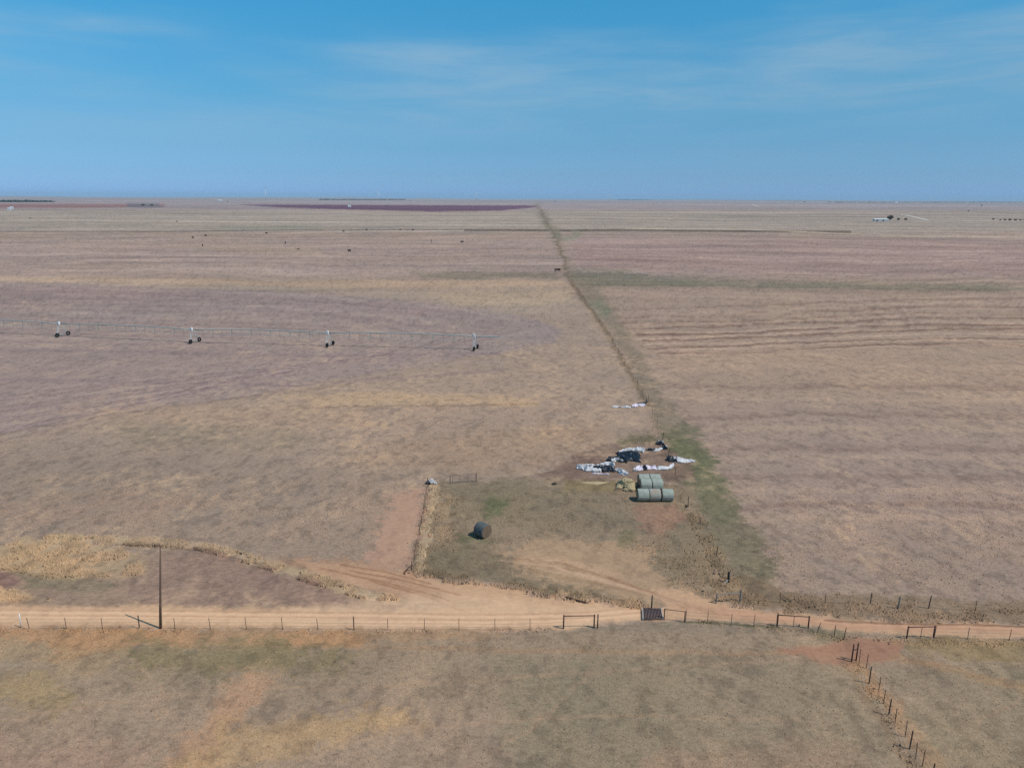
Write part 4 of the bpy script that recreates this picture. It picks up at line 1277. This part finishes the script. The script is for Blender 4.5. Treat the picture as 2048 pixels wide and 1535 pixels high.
# ------------------------------------------------------------------ cattle
def cow_mesh():
    m = MB()
    def ell(c, ry, rz_):
        b = len(m.v)
        for k in range(12):
            a = 2 * math.pi * k / 12
            m.v.append(Vector((c[0], c[1] + math.cos(a) * ry, c[2] + math.sin(a) * rz_)))
        return b
    def loft(secs):
        rs = [ell(c, a, b) for c, a, b in secs]
        for q, t in zip(rs, rs[1:]):
            m.quad_ring(q, t, 12)
        m.f.append(tuple(range(rs[0], rs[0] + 12))[::-1])
        m.f.append(tuple(range(rs[-1], rs[-1] + 12)))
    loft([((-.86, 0, 1.10), .10, .14), ((-.80, 0, 1.06), .24, .27), ((-.55, 0, 1.00), .32, .36), ((-.15, 0, .95), .37, .40), ((.25, 0, .96), .35, .42), ((.58, 0, 1.02), .27, .38), ((.78, 0, 1.10), .17, .25)])
    loft([((.55, 0, 1.10), .17, .26), ((.85, 0, 1.06), .13, .19), ((1.08, 0, .98), .10, .14)])
    loft([((1.0, 0, 1.02), .12, .14), ((1.15, 0, .92), .11, .13), ((1.32, 0, .80), .075, .085), ((1.38, 0, .75), .05, .055)])
    for sy in (-.2, .2):
        m.tube([(.50, sy, .85), (.52, sy, .60), (.49, sy, .40), (.50, sy, .08), (.54, sy, 0)], [.14, .095, .065, .05, .06], 8)
        m.tube([(-.58, sy, .95), (-.50, sy, .66), (-.68, sy, .42), (-.64, sy, .08), (-.60, sy, 0)], [.19, .13, .065, .05, .06], 8)
        m.tube([(1.02, sy * .5, 1.10), (1.0, sy * 1.25, 1.08)], [.045, .02], 6)
    m.tube([(-.86, 0, 1.2), (-.94, 0, .95), (-.93, 0, .5)], [.03, .022, .04], 6)
    o = m.build('cow', MAT['cow'])
    md = o.modifiers.new('one_skin', 'REMESH')
    md.mode, md.voxel_size = 'VOXEL', .035
    me = bpy.data.meshes.new_from_object(o.evaluated_get(bpy.context.evaluated_depsgraph_get()))
    o.modifiers.clear()
    o.data = me
    return o
cow0 = cow_mesh()
COWS = [(386, 477, 'leftmost black cow of the herd, standing just left of another', 2.6), (411.5, 473, 'second black cow from the left, seen side on', 3.1), (405, 493, 'black cow standing below the leftmost pair, on the pale streak', 2.0), (533, 468, 'black cow alone in the dull grass between the left trio and the herd middle', 0.1), (571, 487.5, 'small looking black cow below and right of the lone side-on one', 1.8), (597, 499, 'faint dark cow lying close to the straw streak', 0.3), (687, 464, 'black cow just below the dark fence row, left of the row pairs', 0.4), (733, 461, 'black cow standing on the dark fence row, left of the close pair', 3.0), (699, 504, 'black cow nearest the viewer in the whole herd', 2.8), (801, 461, 'left one of the close pair of black cows on the fence row', 3.3), (826, 461, 'right one of the close pair of black cows on the fence row', 3.0), (924, 486, 'rightmost black cow of the herd, alone on the reddish grass', 0.0)]
for i, (a, b, lb, rz) in enumerate(COWS):
    c = cow0 if i == 0 else cow0.copy()
    if i:
        COL.objects.link(c)
    c.location = G(a, b)
    c.rotation_euler = (0, 0, rz)
    c.scale = (1.45, 1.45, 1.45) if i != 5 else (1.0, 1.0, .7)
    tag(c, lb, 'cow', 'black cattle scattered over the far pasture')
for a, rz, lb in ((1111.5, 1.1, 'reddish brown cow, left of two standing by the boundary fence'), (1117.5, 2.4, 'reddish brown cow, right of two standing by the boundary fence')):
    c = cow0.copy()
    c.data = cow0.data.copy() if a < 1115 else c.data
    if a < 1115:
        c.data.materials.clear(); c.data.materials.append(MAT['browncow'])
        brown = c.data
    else:
        c.data = brown
    COL.objects.link(c)
    c.location = G(a, 543)
    c.rotation_euler = (0, 0, rz)
    c.scale = (1.3, 1.3, 1.3)
    tag(c, lb, 'cow', 'pair of brown cattle')
single('standpipe', 'short dark standpipe between the cattle pair and the rightmost black cow', 'pipe', (862, 486), 478, 0.28, 'tpost', (.5, 0))
single('standpipe', 'pale standpipe on the reddish pasture right of the herd', 'pipe', (978, 506), 494, 0.16, 'concrete')

# ------------------------------------------------------------------ far trees
def tree_proto(seed, h, w, clumps=34):
    rng = random.Random(seed)
    root = bpy.data.objects.new('tree', None)
    COL.objects.link(root)
    m = MB()
    m.tube([(0, 0, -.3), (.1, 0, h * .2), (.05, .1, h * .42), (.2, 0, h * .7)], [h * .035, h * .028, h * .02, h * .008], 8)
    for k in range(7):
        a = rng.uniform(0, 6.28)
        z = h * rng.uniform(.25, .5)
        m.tube([(.05, .05, z), (math.cos(a) * w * .2, math.sin(a) * w * .2, z + h * .12), (math.cos(a) * w * .38, math.sin(a) * w * .38, z + h * .26)], [h * .014, h * .009, h * .004], 5)
    m.build('trunk', MAT['bark'], root)
    c = MB()
    for k in range(clumps):
        while True:
            p = Vector((rng.uniform(-1, 1), rng.uniform(-1, 1), rng.uniform(-1, 1)))
            if p.length < 1 and (p.length > .35 or rng.random() < .3):
                break
        q = Vector((p.x * w * .46, p.y * w * .46, h * .58 + p.z * h * .38))
        s = rng.uniform(.5, 1) * w * .17
        for j in range(26):
            d = Vector((rng.gauss(0, 1), rng.gauss(0, 1), rng.gauss(0, .8))) * s * .6
            e = w * rng.uniform(.035, .07)
            u = Vector((rng.uniform(-1, 1), rng.uniform(-1, 1), rng.uniform(-1, 1))).normalized()
            v = u.orthogonal().normalized()
            b = len(c.v)
            c.v += [q + d - u * e, q + d + v * e * .7, q + d + u * e, q + d - v * e * .7]
            c.f.append((b, b + 1, b + 2, b + 3))
    c.build('crown', MAT['treeleaf'], root)
    return root
T0, T1 = tree_proto(1, 10, 10), tree_proto(2, 5.5, 9)
tree_used = {0: False, 1: False}
def tree(px, py, hpx, label, group, kind=0, sx=1.0):
    src = (T0, T1)[kind]
    o = src if not tree_used[kind] else copy_tree(src)
    tree_used[kind] = True
    p = G(px, py)
    o.location = p
    h = height_at(px, py, py - hpx)
    s = h / (10, 5.5)[kind]
    o.scale = (s * sx, s * sx, s)
    o.rotation_euler = (0, 0, random.uniform(0, 6))
    tag(o, label, 'tree', group)
GF, GH = 'trees at the white farm building', 'far trees along the horizon'
tree(1780, 441.5, 11, 'tallest dark tree, right against the end of the long white shed', GF, 0, 1.15)
tree(1797, 440.5, 4.2, 'low dark tree, middle one of three right of the white shed', GF, 1)
tree(1811, 440.5, 3.8, 'lowest dark tree, farthest of three from the white shed', GF, 1)
for i, (a, b, h, sx) in enumerate([(1986, 440.5, 4.5, .9), (2000, 441, 2.4, 1.2), (2010, 441, 3.0, 1.3), (2020, 441.2, 3.4, 1.3), (2031, 441.2, 2.8, 1.4), (2041, 441.4, 2.6, 1.4), (2050, 441.4, 3.0, 1.4), (2062, 441.5, 3.2, 1.4)]):
    tree(a, b, h, 'isolated pointed tree at the left end of the far right hedgerow' if i == 0 else 'low dark tree growing in the hedgerow at the far right edge', 'far right hedgerow trees', 0 if i == 0 else 1, sx)
for a, b, h, sx, lb in [(1609, 405.5, 3.0, 1.3, 'dark speck of a tree on the horizon right of the middle turbines'), (1738, 406, 2.6, 1.4, 'dark speck of a tree on the horizon above the white shed'), (1963, 412.5, 3.2, 1.2, 'lone round tree below the horizon at the far right'),
                        (1937, 423, 2.6, 1.2, 'lone scrubby tree between the white shed and the right hedgerow'), (286, 412, 4, 2.0, 'wide dark clump of trees on the left horizon plain, left part'), (304, 412, 3.4, 2.0, 'wide dark clump of trees on the left horizon plain, right part'),
                        (354, 444, 2.6, 1.6, 'hazy bare tree above the left herd'), (60, 437, 2.2, 1.8, 'low scrubby tree at the far left above the pasture'), (772, 413, 2.2, 1.3, 'small tree standing on the dark ploughed strip'), (1173, 460, 2.2, 1.2, 'low bush on the fence row just right of the boundary line'),
                        (1110, 404, 2.0, 1.4, 'tiny tree on the horizon above the boundary line'), (455, 404, 2.0, 1.6, 'tiny tree on the horizon left of the ploughed strip'), (820, 402, 1.8, 1.8, 'tiny tree on the horizon above the ploughed strip')]:
    tree(a, b, h, lb, GH, 0, sx)
def tree_row(name, label, px0, px1, py, n, h, seed):
    """a far wood that reads as one dark line"""
    rng = np.random.default_rng(seed)
    A, B = G(px0, py), G(px1, py)
    t = rng.uniform(0, 1, n)
    x = A.x + (B.x - A.x) * t
    y = A.y + (B.y - A.y) * t + rng.normal(0, 60, n)
    V, F = [], []
    cl = rng.uniform(.5, 1, n) * h * (0.6 + 0.4 * (fbm(t * 14, t * 0, seed, 3) + .5))
    nb = 10
    for b in range(nb):
        s = 9.0
        cx = x + rng.normal(0, 8, n); cy = y + rng.normal(0, 6, n); cz = np.abs(cl) * rng.uniform(.15, 1, n)
        u = rng.normal(0, 1, (n, 3)); u /= np.linalg.norm(u, axis=1)[:, None]
        v = np.cross(u, rng.normal(0, 1, (n, 3))); v /= np.linalg.norm(v, axis=1)[:, None]
        c = np.stack([cx, cy, cz], 1)
        V.append(np.stack([c - u * s * .5, c + v * s * .3, c + u * s * .5, c - v * s * .3], 1).reshape(-1, 3))
    V = np.concatenate(V)
    V[:, 2] = np.maximum(V[:, 2], 0)
    o = big_mesh(name, V, np.arange(len(V)).reshape(-1, 4), MAT['treeleaf'])
    tag(o, label, 'woods', kind='stuff')
tree_row('far_woods', 'thin dark line of distant woods on the right of centre horizon', 1236, 1300, 400.3, 340, 22, 3)
tree_row('far_woods', 'dark line of distant woods at the left end of the horizon', -200, 98, 404.2, 420, 14, 4)
tree_row('far_woods', 'hazy line of distant woods on the horizon above the ploughed strip', 640, 810, 400.0, 420, 18, 5)
tree_row('far_woods', 'hazy line of distant woods on the right end of the horizon', 1660, 2300, 405.3, 900, 16, 6)

# ------------------------------------------------------------------ farmstead
def shed():
    p = G(1761, 442.0)
    root = empty('farm_shed', p, 'long low white metal shed beside dark trees on the far plain', 'farm building')
    W, Dp, H = 27.0, 9.0, 3.2
    m = MB()
    m.box((0, 0, H / 2), (W, Dp, H))
    m.build('walls', MAT['siding'], root)
    m = MB()
    e = .5
    m.v += [Vector(q) for q in ((-W / 2 - e, -Dp / 2 - e, H + .01), (W / 2 + e, -Dp / 2 - e, H + .01), (W / 2 + e, 0, H + 1.4), (-W / 2 - e, 0, H + 1.4), (-W / 2 - e, Dp / 2 + e, H + .01), (W / 2 + e, Dp / 2 + e, H + .01))]
    m.f += [(0, 1, 2, 3), (3, 2, 5, 4), (0, 3, 4), (1, 5, 2), (0, 4, 5, 1)]
    m.build('roof', MAT['roof'], root)
    for x in (-9, 3):
        m = MB(); m.box((x, -Dp / 2 - .02, 1.4), (3.2, .1, 2.8)); m.build('door', MAT['dark'], root)
shed()
def far_house(px, py, w, h, label):
    p = G(px, py)
    root = empty('farm_house', p, label, 'farm building')
    m = MB(); m.box((0, 0, h * .35), (w, w * .6, h * .7)); m.build('walls', MAT['siding'], root)
    m = MB()
    a, b = w / 2 + .3, w * .3 + .3
    m.v += [Vector(q) for q in ((-a, -b, h * .7 + .01), (a, -b, h * .7 + .01), (a, 0, h), (-a, 0, h), (-a, b, h * .7 + .01), (a, b, h * .7 + .01))]
    m.f += [(0, 1, 2, 3), (3, 2, 5, 4), (0, 3, 4), (1, 5, 2), (0, 4, 5, 1)]
    m.build('roof', MAT['roof'], root)
far_house(19, 420, 9, 6, 'tiny white house at the far left, nearer the picture edge')
far_house(24, 418, 8, 7, 'tiny white house at the far left, second from the picture edge')
far_house(699, 414.3, 12, 8, 'tiny white house on the dark ploughed strip')
far_house(1792, 406, 40, 16, 'pale distant building on the horizon above the white shed')
far_house(440, 402, 34, 11, 'pale distant building on the left part of the horizon')
def lane(name, line, wid):
    W = [G(*q) for q in line]
    m = MB()
    for i, p in enumerate(W):
        d = (W[min(i + 1, len(W) - 1)] - W[max(i - 1, 0)]).normalized()
        s = Vector((-d.y, d.x, 0)) * wid / 2
        m.v += [p - s + Vector((0, 0, .06)), p + s + Vector((0, 0, .06))]
        if i:
            m.f.append((2 * i - 2, 2 * i - 1, 2 * i + 1, 2 * i))
    tag(m.build(name, MAT['gravel']), kind='structure')
lane('gravel_lane', [(1798, 428.5), (1812, 430), (1830, 434), (1855, 440)], 9)
lane('gravel_lane', [(1744, 425), (1752, 425.6), (1760, 427)], 11)
lane('gravel_lane', [(1505, 409), (1512, 411.5), (1520, 412.5)], 16)

# ------------------------------------------------------------------ wind turbines
def turbine_proto():
    root = bpy.data.objects.new('wind_turbine', None)
    COL.objects.link(root)
    m = MB(); m.tube([(0, 0, -2), (0, 0, 40), (0, 0, 85)], [2.3, 1.9, 1.3], 14); m.build('tower', MAT['turbine'], root, True)
    m = MB(); m.box((0, 1.5, 86.2), (3.4, 9, 3.4)); m.build('nacelle', MAT['turbine'], root)
    m = MB(); m.tube([(0, -3, 86.2), (0, -4.6, 86.2), (0, -5.6, 86.2)], [1.6, 1.5, .4], 12); m.build('hub', MAT['turbine'], root, True)
    for k in range(3):
        m = MB()
        n = 10
        for i in range(n):
            t = i / (n - 1)
            r = 1.4 + t * 46
            ch = (1.2 + 2.4 * math.sin(min(t * 5, 1.57))) * (1 - t * .78)
            th = ch * .16 + .05
            b = len(m.v)
            for j in range(8):
                a = 2 * math.pi * j / 8
                m.v.append(Vector((math.cos(a) * ch / 2, -4.2 + math.sin(a) * th / 2, r)))
            if i:
                m.quad_ring(b - 8, b, 8)
        m.f.append(tuple(range(0, 8))[::-1]); m.f.append(tuple(range(len(m.v) - 8, len(m.v))))
        o = m.build('blade', MAT['turbine'], root, True)
        o.location = (0, 0, 86.2)
        o.rotation_euler = (0, k * 2 * math.pi / 3 + .5, 0)
    return root
tp = turbine_proto()
TURB = [(532, 400.5, 'faint wind turbine alone on the left half of the horizon'), (757, 400.6, 'faint wind turbine, left of the two above the ploughed strip'), (953, 401, 'faint wind turbine, right of the two above the ploughed strip'), (1219, 402, 'faint wind turbine just left of the dark woods on the horizon'), (1654, 403.7, 'faint wind turbine above the fields left of the white shed'), (1861, 404.6, 'faint wind turbine on the horizon right of the white shed')]
for i, (a, b, lb) in enumerate(TURB):
    o = tp if i == 0 else copy_tree(tp)
    o.location = G(a, b)
    o.scale = (1.3, 1.3, 1.3)
    o.rotation_euler = (0, 0, random.uniform(-.5, .5))
    tag(o, lb, 'wind turbine', 'distant wind turbines')

# ------------------------------------------------------------------ air
def haze():
    m = MB()
    m.box((0, 14000, 74), (64000, 32000, 150))
    o = m.build('haze', None_mat())
    tag(o, 'thin blue haze lying over the far plain', 'haze', kind='stuff')
def None_mat():
    m = bpy.data.materials.new('air')
    m.use_nodes = True
    n, l = m.node_tree.nodes, m.node_tree.links
    n.remove(n['Principled BSDF'])
    v = n.new('ShaderNodeVolumePrincipled')
    v.inputs['Color'].default_value = (0.66, 0.90, 1.0, 1)
    v.inputs['Density'].default_value = 4.0e-5
    v.inputs['Anisotropy'].default_value = 0.0
    l.new(v.outputs[0], n['Material Output'].inputs['Volume'])
    return m
haze()
